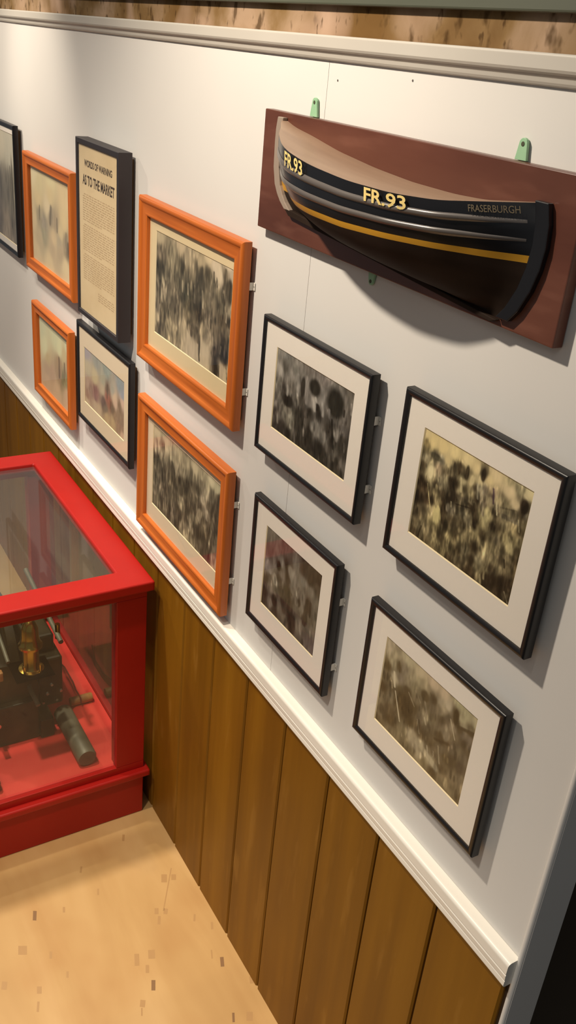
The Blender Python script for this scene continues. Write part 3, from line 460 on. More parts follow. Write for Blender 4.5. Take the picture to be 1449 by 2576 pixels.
# ------------------------------------------------------------------ framed pictures
def moulding(mb, x0, x1, z0, z1, prof, mi=0):
    """prof: closed (inset, y) loop run round the rectangle with mitred corners; UV u runs along each side"""
    n = len(prof)
    cor = [(x0, z0, 1, 1), (x1, z0, -1, 1), (x1, z1, -1, -1), (x0, z1, 1, -1)]
    dist = [0]
    for a, b in zip(prof, prof[1:] + prof[:1]):
        dist.append(dist[-1] + math.hypot(a[0] - b[0], a[1] - b[1]))
    for k in range(4):
        a, b = cor[k], cor[(k + 1) % 4]
        ln = math.hypot(a[0] - b[0], a[1] - b[1])
        v = [(a[0] + a[2] * i, y, a[1] + a[3] * i) for i, y in prof] + [(b[0] + b[2] * i, y, b[1] + b[3] * i) for i, y in prof]
        f, u = [], []
        off = k * 3.7 + x0 * 5
        for j in range(n):
            f.append((j, (j + 1) % n, n + (j + 1) % n, n + j))
            u.append([(off, dist[j] * S), (off, dist[j + 1] * S), (off + ln * S, dist[j + 1] * S), (off + ln * S, dist[j] * S)])
        mb.add(v, f, mi, u)

def smooth01(t):
    t = np.clip(t, 0, 1)
    return t * t * (3 - 2 * t)

def vnoise(h, w, fu, fv, seed):
    r = np.random.RandomState(seed)
    g = r.rand(int(fv) + 3, int(fu) + 3)
    yy, xx = np.meshgrid(np.linspace(0, fv, h), np.linspace(0, fu, w), indexing='ij')
    yi, xi = yy.astype(int), xx.astype(int)
    ty, tx = smooth01(yy - yi), smooth01(xx - xi)
    return (g[yi, xi] * (1 - tx) + g[yi, xi + 1] * tx) * (1 - ty) + (g[yi + 1, xi] * (1 - tx) + g[yi + 1, xi + 1] * tx) * ty

def paint(a, w, h, aspect):
    """picture content -> h x w linear reflectance. a: base tone points, soft blobs and strokes in picture coordinates (0..1, y down)"""
    v, u = np.meshgrid(np.linspace(0, 1, h), np.linspace(0, 1, w), indexing='ij')
    def srgb(c):
        return np.array(lin(c))
    acc, wt = np.zeros((h, w, 3)), np.zeros((h, w, 1))
    for q in a['base']:
        d2 = ((u - q[0]) * aspect) ** 2 + (v - q[1]) ** 2
        k = (1.0 / (d2 + 0.0005) ** 2.0)[..., None]
        acc += k * srgb(q[2:5]); wt += k
    img = acc / wt
    for q in a['blobs']:
        d = np.sqrt(((u - q[0]) / q[2]) ** 2 + ((v - q[1]) / q[3]) ** 2)
        al = (1 - smooth01((d - 0.7) / 0.55))[..., None]
        img = img * (1 - al) + al * srgb(q[4:7])
    for q in a['strokes']:
        ax, ay, bx, by = q[0] * aspect, q[1], q[2] * aspect, q[3]
        px, py = u * aspect - ax, v - ay
        l2 = (bx - ax) ** 2 + (by - ay) ** 2 + 1e-9
        t = np.clip((px * (bx - ax) + py * (by - ay)) / l2, 0, 1)
        d = np.hypot(px - t * (bx - ax), py - t * (by - ay))
        hw = max(q[4] * aspect * 0.5, 0.6 / h)
        al = 0.9 * (1 - smooth01((d / hw - 0.55) / 0.9))[..., None]
        img = img * (1 - al) + al * srgb(q[5:8])
    amp, fu, st, sd = a['noise']
    n = (vnoise(h, w, fu * 3 * aspect, fu * 3 / st, sd) * 0.6 + vnoise(h, w, fu * 7 * aspect, fu * 7 / st, sd + 50) * 0.4) * 2 - 1
    lum = img.mean(2) / np.mean(srgb(a['white']))
    mask = 1 - smooth01((lum - a.get('calm', 0.45)) / 0.35) * 0.9
    # people of the crowd: small upright light and dark shapes, only where the picture is busy
    cr = random.Random(sd * 17 + 3)
    gain = np.zeros((h, w))
    for _ in range(a.get('crowd', 0)):
        cu, cv = cr.random(), cr.uniform(a.get('top', 0.3), 1.0)
        rv = cr.uniform(0.02, 0.055) * (0.6 + 0.8 * cv)
        ru = rv * cr.uniform(0.28, 0.5) / aspect
        g = cr.choice((-1, -1, 1)) * cr.uniform(0.35, 0.9)
        j0, j1 = max(0, int((cv - 1.4 * rv) * h)), min(h, int((cv + 1.4 * rv) * h) + 2)
        i0, i1 = max(0, int((cu - 1.4 * ru) * w)), min(w, int((cu + 1.4 * ru) * w) + 2)
        if j1 - j0 < 2 or i1 - i0 < 2:
            continue
        # leaning slightly like the hand-held streaks of the print
        uu, vv = u[j0:j1, i0:i1] - cu - 0.12 * (v[j0:j1, i0:i1] - cv) / aspect, v[j0:j1, i0:i1] - cv
        dd = np.sqrt((uu / ru) ** 2 + (vv / rv) ** 2)
        gain[j0:j1, i0:i1] += g * (1 - smooth01((dd - 0.55) / 0.7))
    img = img * np.exp((3.4 * amp * n + 0.75 * np.tanh(gain)) * mask)[..., None]
    img = img / srgb(a['white'])
    img = img * np.clip(img.mean(2, keepdims=True), 0.02, 1) ** 0.25      # print contrast
    grey = img.mean(2, keepdims=True)
    img = grey + (img - grey) * a.get('sat', 1.0)
    return np.clip(img * np.array(lin(a.get('card', (232, 222, 206)))), 0.004, 0.9)

def art_material(name):
    m, nt, b = new_mat(name)
    at = nt.nodes.new('ShaderNodeAttribute')
    at.attribute_name = 'print'
    nt.links.new(at.outputs['Color'], b.inputs['Base Color'])
    b.inputs['Roughness'].default_value = 0.7
    b.inputs['Specular IOR Level'].default_value = 0.15
    return m
M['print'] = art_material('printed_picture')

def art_sheet(name, x0, x1, z0, z1, y, a, w, h, parent):
    img = paint(a, w, h, (x1 - x0) / (z1 - z0))
    org = Vector(parent['_org'])
    xs, zs = np.linspace(x0, x1, w), np.linspace(z1, z0, h)
    X, Z = np.meshgrid(xs, zs)
    co = np.stack([X * S - org.x, np.full_like(X, y * S - org.y), Z * S - org.z], -1).reshape(-1, 3)
    i = np.arange((h - 1) * w).reshape(h - 1, w)[:, :-1].reshape(-1)
    faces = np.stack([i, i + w, i + w + 1, i + 1], 1)
    me = bpy.data.meshes.new(name)
    me.from_pydata(co.tolist(), [], faces.tolist())
    ca = me.color_attributes.new('print', 'FLOAT_COLOR', 'POINT')
    ca.data.foreach_set('color', np.concatenate([img.reshape(-1, 3), np.ones((w * h, 1))], 1).astype(np.float32).ravel())
    me.materials.append(M['print'])
    o = bpy.data.objects.new(name, me)
    COL.objects.link(o)
    o.parent = parent
    return o

def window_card(x0, x1, z0, z1, ox0, ox1, oz0, oz1, y, t, mi=0, mb_i=1):
    """mount card with a bevelled opening"""
    mb = MB()
    b = 0.0011
    O = [(x0, z0), (x1, z0), (x1, z1), (x0, z1)]
    A = [(ox0 - b, oz0 - b), (ox1 + b, oz0 - b), (ox1 + b, oz1 + b), (ox0 - b, oz1 + b)]
    B = [(ox0, oz0), (ox1, oz0), (ox1, oz1), (ox0, oz1)]
    v = [(x, y, z) for x, z in O] + [(x, y, z) for x, z in A] + [(x, y + t, z) for x, z in B] + [(x, y + t, z) for x, z in O]
    f = [(k, (k + 1) % 4, 4 + (k + 1) % 4, 4 + k) for k in range(4)]
    mb.add(v, f, mi)
    mb.add(v, [(4 + k, 4 + (k + 1) % 4, 8 + (k + 1) % 4, 8 + k) for k in range(4)], mb_i)
    mb.add(v, [(8 + k, 8 + (k + 1) % 4, 12 + (k + 1) % 4, 12 + k) for k in range(4)] + [(12 + k, 12 + (k + 1) % 4, (k + 1) % 4, k) for k in range(4)], mi)
    return mb

GAP = 0.008

def ring_xz(x0, x1, z0, z1, w, y0, y1):
    mb = MB()
    moulding(mb, x0, x1, z0, z1, [(0, y1), (0, y0), (w, y0), (w, y1)])
    return mb

def picture(label, cat, group, rect, w, d, style, artname=None, opening=None, res=(90, 80), mat=None, art_kind='photograph', plates=(), frame_name='picture_frame'):
    # hung a little clear of the wall on plates: front plane moves out by GAP, outline kept in perspective
    k_ = (0.6347 - d - GAP) / (0.6347 - d)
    fx, fz = (lambda x: x * k_), (lambda z: 1.55 + (z - 1.55) * k_)
    x0, x1, z0, z1 = fx(rect[0]), fx(rect[1]), fz(rect[2]), fz(rect[3])
    if opening:
        opening = (fx(opening[0]), fx(opening[1]), fz(opening[2]), fz(opening[3]))
    d0, d = d, d + GAP
    t = thing(frame_name, label, cat, ((x0 + x1) / 2, -0.0008, z0), group)
    mb = MB()
    yb = -GAP
    if style == 'orange':
        prof = [(0, yb), (0, -GAP - d0 * 0.72)] + [(0.0042 - 0.0042 * math.cos(math.radians(a)), -GAP - d0 * 0.72 - d0 * 0.28 * math.sin(math.radians(a))) for a in (30, 60, 90)] + \
               [(0.0075, -GAP - d0 * 0.97), (0.0098, -GAP - d0 * 0.84), (0.0115, -GAP - d0 * 0.80), (w * 0.62, -GAP - d0 * 0.79), (w * 0.80, -GAP - d0 * 0.76), (w * 0.86, -GAP - d0 * 0.80), (w * 0.95, -GAP - d0 * 0.78), (w, -GAP - d0 * 0.70), (w, -GAP - d0 * 0.20), (w, yb)]
        mt = M['orange']
        yg, ym = -GAP - d0 * 0.40, -GAP - d0 * 0.30
    elif style == 'box':
        prof = [(0, yb), (0, -d + 0.001), (0.001, -d), (w - 0.001, -d), (w, -d + 0.001), (w, yb)]
        mt = M['posterblack']
        yg, ym = -GAP - d0 * 0.93, -GAP - d0 * 0.89
    else:
        prof = [(0, yb), (0, -GAP - d0 * 0.84), (w * 0.12, -GAP - d0 * 0.96), (w * 0.3, -d), (w * 0.55, -GAP - d0 * 0.99), (w * 0.8, -GAP - d0 * 0.93), (w, -GAP - d0 * 0.84), (w, yb)]
        mt = M['black']
        yg, ym = -GAP - d0 * 0.78, -GAP - d0 * 0.70
    moulding(mb, x0, x1, z0, z1, prof)
    mb.build('frame', mt, t, smooth=True)
    ix0, ix1, iz0, iz1 = x0 + w + 0.0001, x1 - w - 0.0001, z0 + w + 0.0001, z1 - w - 0.0001
    MB().box(ix0, ix1, ym + 0.0022, yb - 0.0003, iz0, iz1).build('backing_board', M['backing'], t)
    ring_xz(x0 + 0.012, x1 - 0.012, z0 + 0.012, z1 - 0.012, 0.012, -GAP, -0.0006).build('hanging_batten', M['backing'], t)
    if opening:
        window_card(ix0, ix1, iz0, iz1, *opening, ym, 0.0011).build('mount', [mat or M['white_mat'], M['bevel']], t)
        art_sheet(art_kind, opening[0] - 0.0004, opening[1] + 0.0004, opening[2] - 0.0004, opening[3] + 0.0004, ym + 0.0013, ART[artname], res[0], res[1], t)
    elif artname:
        art_sheet(art_kind, ix0, ix1, iz0, iz1, ym + 0.0006, ART[artname], res[0], res[1], t)
    MB().box(ix0, ix1, yg - 0.0005, yg, iz0, iz1).build('glass', M['picture_glass'], t)
    for fz in plates:
        zc = z0 + (z1 - z0) * fz
        p = MB().box(x1 - 0.002, x1 - 0.0005, -GAP, -0.0019, zc - 0.0055, zc + 0.0055).box(x1 - 0.002, x1 + 0.0036, -0.0018, -0.0006, zc - 0.0055, zc + 0.0055).build('mirror_plate', M['mirror_plate'], t, bevel=0.0004)
        MB().lathe((x1 + 0.0021, -0.0024, zc), [(0.0006, 0), (0.0009, 0.0006)], 'Y', 10).build('screw', M['screw'], p)
    return t, ym

ART['A'] = dict(white=(205, 200, 180), noise=(0.1, 7, 3, 21), base=[(0.5, 0.1, 190, 186, 160), (0.85, 0.15, 180, 178, 155), (0.9, 0.5, 140, 135, 112), (0.95, 0.8, 125, 118, 100), (0.7, 0.5, 120, 115, 98), (0.3, 0.5, 110, 105, 92), (0.3, 0.85, 120, 112, 98), (0.6, 0.9, 150, 140, 118)],
                blobs=[(0.9, 0.5, 0.03, 0.3, 98, 92, 74)], strokes=[(0.84, 0.3, 0.84, 0.85, 0.03, 90, 84, 70)])
for k in ('F', 'G', 'B', 'D'):
    ART[k]['card'] = (226, 206, 164)
ART['E']['card'] = (226, 208, 178)
for k, c, s, t in (('F', 240, 0.6, 0.30), ('G', 300, 0.55, 0.30), ('H', 120, 0.5, 0.35), ('I', 40, 0.8, 0.35), ('J', 300, 1.0, 0.24), ('K', 60, 1.0, 0.3), ('E', 0, 1.0, 0.3), ('B', 0, 1.0, 0), ('D', 0, 1.0, 0)):
    ART[k]['crowd'], ART[k]['sat'], ART[k]['top'] = c, s, t
BG, OG = 'black framed photographs on the display wall', 'orange wood framed pictures on the display wall'
picture('tall black framed print cut by the left edge of the photo', 'picture', 'black framed pictures at the left end', (-2.60, -2.318, 1.019, 1.3225), 0.0100, 0.0125, 'black', 'A', (-2.575, -2.338, 1.045, 1.300), (70, 80), M['white_mat'], 'print')
picture('orange framed cream drawing of sailing boats, upper one at far left of wall', 'picture', OG, (-2.2409, -1.8978, 1.0167, 1.2797), 0.0260, 0.0150, 'orange', 'B', None, (110, 90), None, 'drawing')
picture('small orange framed pale drawing hanging lowest left, above the red case', 'picture', OG, (-2.2121, -1.9284, 0.7123, 0.9426), 0.0249, 0.0150, 'orange', 'D', None, (100, 90), None, 'drawing')
picture('black framed watercolour of a blue sky and red-sailed boats under the poster', 'picture', 'black framed pictures at the left end', (-1.8841, -1.5742, 0.7669, 0.9862), 0.0102, 0.0115, 'black', 'E', (-1.8444, -1.6117, 0.8141, 0.9361), (120, 70), M['warm_mat'], 'watercolour')
picture('largest orange framed black and white photo of a busy street scene', 'picture', OG, (-1.5349, -1.15, 1.016, 1.2996), 0.0299, 0.0150, 'orange', 'F', ART['F']['open'], (150, 120), M['cream_mat'], plates=(0.78, 0.22))
picture('orange framed dark crowd photo touching the white dado rail', 'picture', OG, (-1.5247, -1.151, 0.6778, 0.9462), 0.0281, 0.0155, 'orange', 'G', ART['G']['open'], (150, 110), M['warm_mat'], plates=(0.78, 0.25))
picture('black framed photo of a crowd in front of stone arches, below the boat model bow', 'picture', BG, (-1.0826, -0.8199, 1.0202, 1.2173), 0.0068, 0.0120, 'black', 'H', ART['H']['open'], (150, 110), plates=(0.70, 0.24))
picture('black framed dim brown photo, lower left of the four black framed photographs', 'picture', BG, (-1.071, -0.8403, 0.734, 0.9493), 0.0088, 0.0112, 'black', 'I', ART['I']['open'], (130, 120), plates=(0.72, 0.22))
picture('large black framed sepia photo of a crowd before a pale sky, under the boat stern', 'picture', BG, (-0.7569, -0.5115, 1.0212, 1.2253), 0.0077, 0.0118, 'black', 'J', ART['J']['open'], (190, 150))
picture('black framed sepia photo hanging lowest and nearest the wall end', 'picture', BG, (-0.7631, -0.5153, 0.7405, 0.9471), 0.0083, 0.0112, 'black', 'K', ART['K']['open'], (170, 130))

# the deep-framed poster
poster, ym = picture('tall deep black framed printed poster with bold heading and small text', 'poster', None, (-1.8303, -1.601, 1.0192, 1.3572), 0.0102, 0.0250, 'box', frame_name='framed_poster')
KP = (0.6347 - 0.0250 - GAP) / (0.6347 - 0.0250)
px0, px1, pz0, pz1 = -1.8303 * KP + 0.0105, -1.601 * KP - 0.0105, 1.55 + (1.0192 - 1.55) * KP + 0.0105, 1.55 + (1.3572 - 1.55) * KP - 0.0105
sheet = MB().box(px0, px1, ym + 0.0004, ym + 0.0012, pz0, pz1).build('poster_sheet', M['paper'], poster)

def text_mesh(body, bold=0.0):
    cu = bpy.data.curves.new('lettering_curve', 'FONT')
    cu.body = body
    cu.size = 1.0
    cu.offset = bold
    cu.resolution_u = 3
    tmp = bpy.data.objects.new('lettering_tmp', cu)
    COL.objects.link(tmp)
    bpy.context.view_layer.update()
    me = bpy.data.meshes.new_from_object(tmp.evaluated_get(bpy.context.evaluated_depsgraph_get()))
    bpy.data.objects.remove(tmp)
    v = np.array([tuple(p.co) for p in me.vertices])
    f = [list(p.vertices) for p in me.polygons]
    v[:, :2] -= v[:, :2].min(0)
    wh = v[:, :2].max(0)
    return v[:, :2] / wh, f

def flat_text(body, x0, x1, z0, z1, y, mat, parent, name='lettering', bold=0.012):
    v, f = text_mesh(body, bold)
    mb = MB()
    mb.add([(x0 + p[0] * (x1 - x0), y, z0 + p[1] * (z1 - z0)) for p in v], [q[::-1] for q in f])
    return mb.build(name, mat, parent, normals=False)

W_, H_ = px1 - px0, pz1 - pz0
fy = ym + 0.00025
def prow(body, u0, u1, v0, v1, **k):
    flat_text(body, px0 + W_ * u0, px0 + W_ * u1, pz1 - H_ * v1, pz1 - H_ * v0, fy, M['ink'], sheet, 'heading', **k)
prow('WORDS OF WARNING', 0.15, 0.86, 0.078, 0.118, bold=0.03)
prow('AS TO THE MARKET', 0.10, 0.92, 0.164, 0.224, bold=0.03)
mb = MB()
rr = random.Random(7)
for k in range(44):
    vv = 0.275 + k * 0.0138
    if 0.80 < vv < 0.815 or (k % 13 == 12):
        continue
    u = 0.10 + (0.03 if k % 13 == 0 else 0)
    end = 0.92 if k % 13 != 11 else 0.6
    if vv > 0.82:
        u = 0.5
    while u < end:                       # lines too small to read: short word-like bars
        l = min(rr.uniform(0.03, 0.10), end - u)
        mb.add([(px0 + W_ * u, fy, pz1 - H_ * vv), (px0 + W_ * (u + l), fy, pz1 - H_ * vv), (px0 + W_ * (u + l), fy, pz1 - H_ * (vv + 0.006)), (px0 + W_ * u, fy, pz1 - H_ * (vv + 0.006))], [(0, 1, 2, 3)])
        u += l + 0.018
mb.build('small_print', M['faint_ink'], sheet, normals=False)

# ------------------------------------------------------------------ half-model of a fishing boat
def ip(x, xs, ys):
    return float(np.interp(x, xs, ys))
def sm(x, xs, ys):
    if xs[0] + .02 < x < xs[-1] - .02:
        return sum(ip(x + d, xs, ys) for d in (-.02, -.01, 0, .01, .02)) / 5
    return ip(x, xs, ys)
def h_b(s): return sm(s, [0, .03, .07, .10, .15, .2, .25, .32, .4, .55, .7, .82, .92, 1], [0, .012, .021, .030, .044, .055, .065, .073, .078, .079, .074, .06, .036, .002])
def h_zs(s): return sm(s, [0, .068, .16, .29, .447, .588, .733, .833, 1], [1.4672, 1.4595, 1.4543, 1.445, 1.4377, 1.4338, 1.4333, 1.4355, 1.4461])
def h_zk(s): return 1.362 - .027 * s
def h_zw(s): return 1.390 + .0075 * max(0, (s - .55) / .45)
def h_xst(z): return ip(z, [1.335, 1.352, 1.362, 1.375, 1.39, 1.41, 1.45, 1.47], [-.985, -1.01, -1.032, -1.052, -1.063, -1.069, -1.071, -1.067])
def h_xsn(z): return ip(z, [1.33, 1.335, 1.345, 1.3777, 1.405, 1.425, 1.4447, 1.47], [-.636, -.631, -.620, -.603, -.599, -.599, -.606, -.607])
YB = -0.0135
def hull(s, z, out=0.0):
    zs, zk = h_zs(s), h_zk(s)
    h = min(max((zs - z) / (zs - zk), 0), 1)
    m = max(math.sin(math.pi * min(max(s, 0), 1)), 0) ** .7
    y = h_b(s) * max(1 - h ** (1.0 + 2.4 * m ** 1.5), 0) ** (1 - .35 * m)
    return (h_xst(z) + s * (h_xsn(z) - h_xst(z)), YB - y - out, z)
def hullf(s, f, out=0.0):
    zs = h_zs(s)
    return hull(s, zs - f * (zs - h_zw(s)), out)

model = thing('half_model_boat', 'half-hull model of a black fishing boat mounted on a dark red mahogany board', 'model boat', (-0.84, 0.0, 1.329))
BX0, BX1, BZ0, BZ1 = -1.1155, -0.5615, 1.3285, 1.4740
MB().box(BX0, BX1, YB, -0.0008, BZ0, BZ1).build('backboard', M['mahogany'], model, bevel=0.0012)
NS = 72
sv = [0.5 - 0.5 * math.cos(math.pi * k / NS) for k in range(NS + 1)]
fr = [0.0, 0.035, 0.12, 0.24, 0.32, 0.40, 0.49, 0.58, 0.655, 0.73, 0.83, 0.93, 1.0, 1.07]
rows = []
for f in fr:
    rows.append([hullf(s, f) for s in sv])
for t in (0.12, 0.25, 0.4, 0.55, 0.7, 0.82, 0.92, 0.98, 1.0):
    r = []
    for s in sv:
        zs = h_zs(s); z1 = zs - 1.07 * (zs - h_zw(s))
        r.append(hull(s, z1 + (h_zk(s) - z1) * t))
    rows.append(r)
mb = MB()
n = NS + 1
v = [p for r in rows for p in r]
for i in range(len(rows) - 1):
    mi = 0 if i < 11 else (1 if i < 13 else 2)
    fs = [(i * n + k, (i + 1) * n + k, (i + 1) * n + k + 1, i * n + k + 1) for k in range(NS)]
    if i == 0:
        mb.add(v, fs, mi)
        base = 0
    else:
        for f in fs:
            mb.f.append(list(f)); mb.m.append(mi); mb.uv.append(None)
hull_o = mb.build('hull', [M['hull_black'], M['yellow'], M['bottom']], model, normals=False, smooth=True)
# deck between sheer and board
mb = MB()
v = [hullf(s, 0.0) for s in sv] + [(hullf(s, 0.0)[0], YB - 0.0001, h_zs(s) + 0.0004) for s in sv]
mb.add(v, [(k, k + 1, n + k + 1, n + k) for k in range(NS)])
mb.build('deck', M['deck'], model, smooth=True)
for lo, hi in ((0.24, 0.40), (0.58, 0.73)):            # rubbing strakes
    mb = MB()
    ss = [0.012 + 0.965 * k / 90 for k in range(91)]
    v = []
    m_ = 7
    for s in ss:
        for j in range(m_):
            a = j / (m_ - 1)
            fade = min(1.0, (0.977 - s) / 0.12, s / 0.05)
            v.append(hullf(s, lo + (hi - lo) * (0.5 + (a - 0.5) * (0.35 + 0.65 * fade)), 0.0003 + 0.0022 * fade * math.sin(math.pi * a) ** 0.6))
    mb.add(v, [(i * m_ + j, i * m_ + j + 1, (i + 1) * m_ + j + 1, (i + 1) * m_ + j) for i in range(90) for j in range(m_ - 1)])
    mb.build('rubbing_strake', M['strake'], model, smooth=True, normals=False)
def slab(outline, y0, y1, name, mats, smooth=False):
    mb = MB()
    k = len(outline)
    v = [(x, y0, z) for x, z in outline] + [(x, y1, z) for x, z in outline]
    mb.add(v, [tuple(range(k)), tuple(range(2 * k - 1, k - 1, -1))] + [(j, (j + 1) % k, k + (j + 1) % k, k + j) for j in range(k)])
    return mb.build(name, mats, model, bevel=0.0008)
stz = [1.4685, 1.455, 1.44, 1.425, 1.41, 1.40, 1.39, 1.38, 1.372, 1.364]
slab([(h_xst(z) - 0.0035, z) for z in stz] + [(h_xst(z) + 0.010, z) for z in stz[::-1]], YB - 0.0068, YB - 0.0001, 'stem_post', M['stem'])
kx = [h_xst(1.366) + 0.002, h_xst(1.36) + 0.01, -0.63, -0.618]
slab([(-1.040, 1.3655), (-1.028, 1.3575), (-0.640, 1.3315), (-0.632, 1.3355), (-1.020, 1.3645)], YB - 0.006, YB - 0.0001, 'keel', M['bottom'])
rz = [1.4475, 1.43, 1.41, 1.39, 1.37, 1.35, 1.338]
slab([(h_xsn(z) - 0.006, z) for z in rz] + [(h_xsn(z) + 0.0105, z) for z in rz[::-1]], YB - 0.0065, YB - 0.0001, 'rudder', M['hull_black'])

def hull_text(body, s0, s1, f0, f1, mat, bold=0.02):
    v, f = text_mesh(body, bold)
    mb = MB()
    mb.add([hullf(s0 + p[0] * (s1 - s0), f1 + p[1] * (f0 - f1), 0.0032) for p in v], [q[::-1] for q in f])
    return mb.build('lettering', mat, model, normals=False)
hull_text('FR.93', 0.292, 0.402, 0.00, 0.29, M['letter'])
hull_text('FR.93', 0.645, 0.763, 0.01, 0.32, M['letter'])
hull_text('FRASERBURGH', 0.893, 0.972, 0.06, 0.19, M['dim_letter'], 0.005)

def bracket(x, z0, z1, w0, w1, mat, up=True):
    mb = MB()
    k = 9
    out = [(x - w0 / 2, z0), (x + w0 / 2, z0)]
    zc = z1 - w1 / 2 if up else z1 + w1 / 2
    for j in range(k):
        a = math.pi * j / (k - 1)
        out.append((x + w1 / 2 * math.cos(a), zc + w1 / 2 * math.sin(a) * (1 if up else -1)))
    if not up:
        out = [out[1], out[0]] + out[2:][::-1]
    m_ = len(out)
    v = [(a, -0.0042, b) for a, b in out] + [(a, -0.0012, b) for a, b in out]
    mb.add(v, [tuple(range(m_)), tuple(range(2 * m_ - 1, m_ - 1, -1))] + [(j, (j + 1) % m_, m_ + (j + 1) % m_, m_ + j) for j in range(m_)])
    o = mb.build('hanging_bracket', mat, model, bevel=0.0004)
    MB().lathe((x, -0.0046, zc), [(0.0020, 0), (0.0022, 0.0003)], 'Y', 14).build('screw_hole', M['hole'], o)
    return o
bracket(-1.0145, 1.4745, 1.4955, 0.0165, 0.0105, M['green'])
bracket(-0.6560, 1.4745, 1.4935, 0.0150, 0.0105, M['green'])
bracket(-0.8580, 1.3280, 1.3120, 0.0130, 0.0085, M['green'], up=False)

# ------------------------------------------------------------------ red display case
CX0, CX1, CY1, CT = -2.064, -1.404, -0.0215, 0.606
CY0 = -0.62
case = thing('display_case', 'bright red glazed wooden display case standing on the floor against the wall', 'display case', ((CX0 + CX1) / 2, (CY0 + CY1) / 2, 0.0))
bx0, bx1, by0, by1 = CX0 + 0.015, CX1 - 0.015, CY0 + 0.015, CY1 - 0.010
MB().box(bx0, bx1, by0, by1, 0.0005, 0.112).build('plinth', M['red'], case, bevel=0.002)
mb = MB()
moulding(mb, CX0 + 0.001, CX1 - 0.001, CY0, CY1, [(0, 0), (0, 0)])
mb = MB()
def ring(mb, x0, x1, y0, y1, w, z0, z1):
    O = [(x0, y0), (x1, y0), (x1, y1), (x0, y1)]
    I = [(x0 + w, y0 + w), (x1 - w, y0 + w), (x1 - w, y1 - w), (x0 + w, y1 - w)]
    v = [(x, y, z) for z in (z0, z1) for x, y in O] + [(x, y, z) for z in (z0, z1) for x, y in I]
    f = []
    for k in range(4):
        j = (k + 1) % 4
        f += [(k, j, 4 + j, 4 + k), (8 + j, 8 + k, 12 + k, 12 + j), (4 + k, 4 + j, 12 + j, 12 + k), (j, k, 8 + k, 8 + j)]
    return mb.add(v, f)
ring(MB(), CX0, CX1, CY0, CY1, 0.05, 0.112, 0.129).build('base_moulding', M['red'], case, bevel=0.004, segs=3)
ring(MB(), bx0, bx1, by0, by1, 0.012, 0.1292, 0.147).build('bottom_rail', M['red'], case, bevel=0.001)
MB().box(bx0 + 0.013, bx1 - 0.013, by0 + 0.013, by1 - 0.013, 0.1145, 0.136).build('case_floor', M['red_floor'], case)
PW = 0.062
for x0, x1 in ((bx0, bx0 + 0.03), (bx1 - 0.03, bx1)):
    for y0, y1 in ((by0, by0 + PW), (by1 - PW, by1)):
        MB().box(x0, x1, y0, y1, 0.1472, 0.5655).build('corner_post', M['red'], case, bevel=0.0012)
ring(MB(), bx0, bx1, by0, by1, 0.028, 0.5657, 0.584).build('top_rail', M['red'], case, bevel=0.001)
ring(MB(), CX0, CX1, CY0, CY1, 0.060, 0.5842, CT).build('top_frame', M['red'], case, bevel=0.004, segs=3)
MB().box(CX0 + 0.0605, CX1 - 0.0605, CY0 + 0.0605, CY1 - 0.0605, CT - 0.012, CT - 0.0085).build('top_glass', M['case_glass'], case)
gz0, gz1 = 0.1474, 0.5655
MB().box(bx1 - 0.012, bx1 - 0.009, by0 + PW, by1 - PW, gz0, gz1).build('side_glass', M['case_glass'], case)
MB().box(bx0 + 0.009, bx0 + 0.012, by0 + PW, by1 - PW, gz0, gz1).build('side_glass', M['case_glass'], case)
MB().box(bx0 + 0.0305, bx1 - 0.0305, by1 - 0.012, by1 - 0.009, gz0, gz1).build('side_glass', M['case_glass'], case)
MB().box(bx0 + 0.0305, bx1 - 0.0305, by0 + 0.009, by0 + 0.012, gz0, gz1).build('side_glass', M['case_glass'], case)

# ------------------------------------------------------------------ machine inside the case
ZF = 0.1362
eng = thing('model_engine', 'dark iron model engine with a brass cylinder inside the red case', 'model engine', (-1.74, -0.27, ZF))
mb = MB()
mb.box(-1.90, -1.585, -0.43, -0.40, ZF + 0.0003, ZF + 0.05).box(-1.90, -1.585, -0.205, -0.175, ZF + 0.0003, ZF + 0.05)
mb.box(-1.89, -1.86, -0.40, -0.205, ZF + 0.01, ZF + 0.045).box(-1.64, -1.592, -0.40, -0.205, ZF + 0.002, ZF + 0.105)
mb.build('bed_frame', M['iron'], eng, bevel=0.003)
mb = MB().lathe((-1.88, -0.28, ZF + 0.115), [(0.05, 0), (0.082, 0.004), (0.085, 0.012), (0.085, 0.26), (0.082, 0.268), (0.055, 0.272)], 'X', 40)
mb.build('boiler', M['iron'], eng, smooth=True)
for x in (-1.80, -1.70):
    MB().lathe((x, -0.28, ZF + 0.115), [(0.0862, 0), (0.0875, 0.002), (0.0875, 0.010), (0.0862, 0.012)], 'X', 40).build('boiler_band', M['grey_iron'], eng, smooth=True)
mb = MB().box(-1.86, -1.625, -0.195, -0.140, ZF + 0.052, ZF + 0.18).box(-1.84, -1.65, -0.19, -0.15, ZF + 0.181, ZF + 0.225)
mb.build('valve_chest', M['iron'], eng, bevel=0.006)
for k in range(5):
    MB().tube((-1.621, -0.188 + k * 0.010, ZF + 0.07 + 0.022 * (k % 3)), (-1.616, -0.188 + k * 0.010, ZF + 0.07 + 0.022 * (k % 3)), 0.0032, n=8).build('bolt', M['bright_steel'], eng)
bx_, by_, bz_ = (-1.575, -0.222, 0.3365)
MB().lathe((bx_, by_, bz_), [(0.026, 0), (0.026, 0.006), (0.019, 0.008), (0.0165, 0.012), (0.0165, 0.055), (0.024, 0.060), (0.025, 0.066), (0.021, 0.070), (0.018, 0.085), (0.017, 0.105), (0.012, 0.118), (0.006, 0.124)], 'Z', 40).build('brass_cylinder', M['brass'], eng, smooth=True)
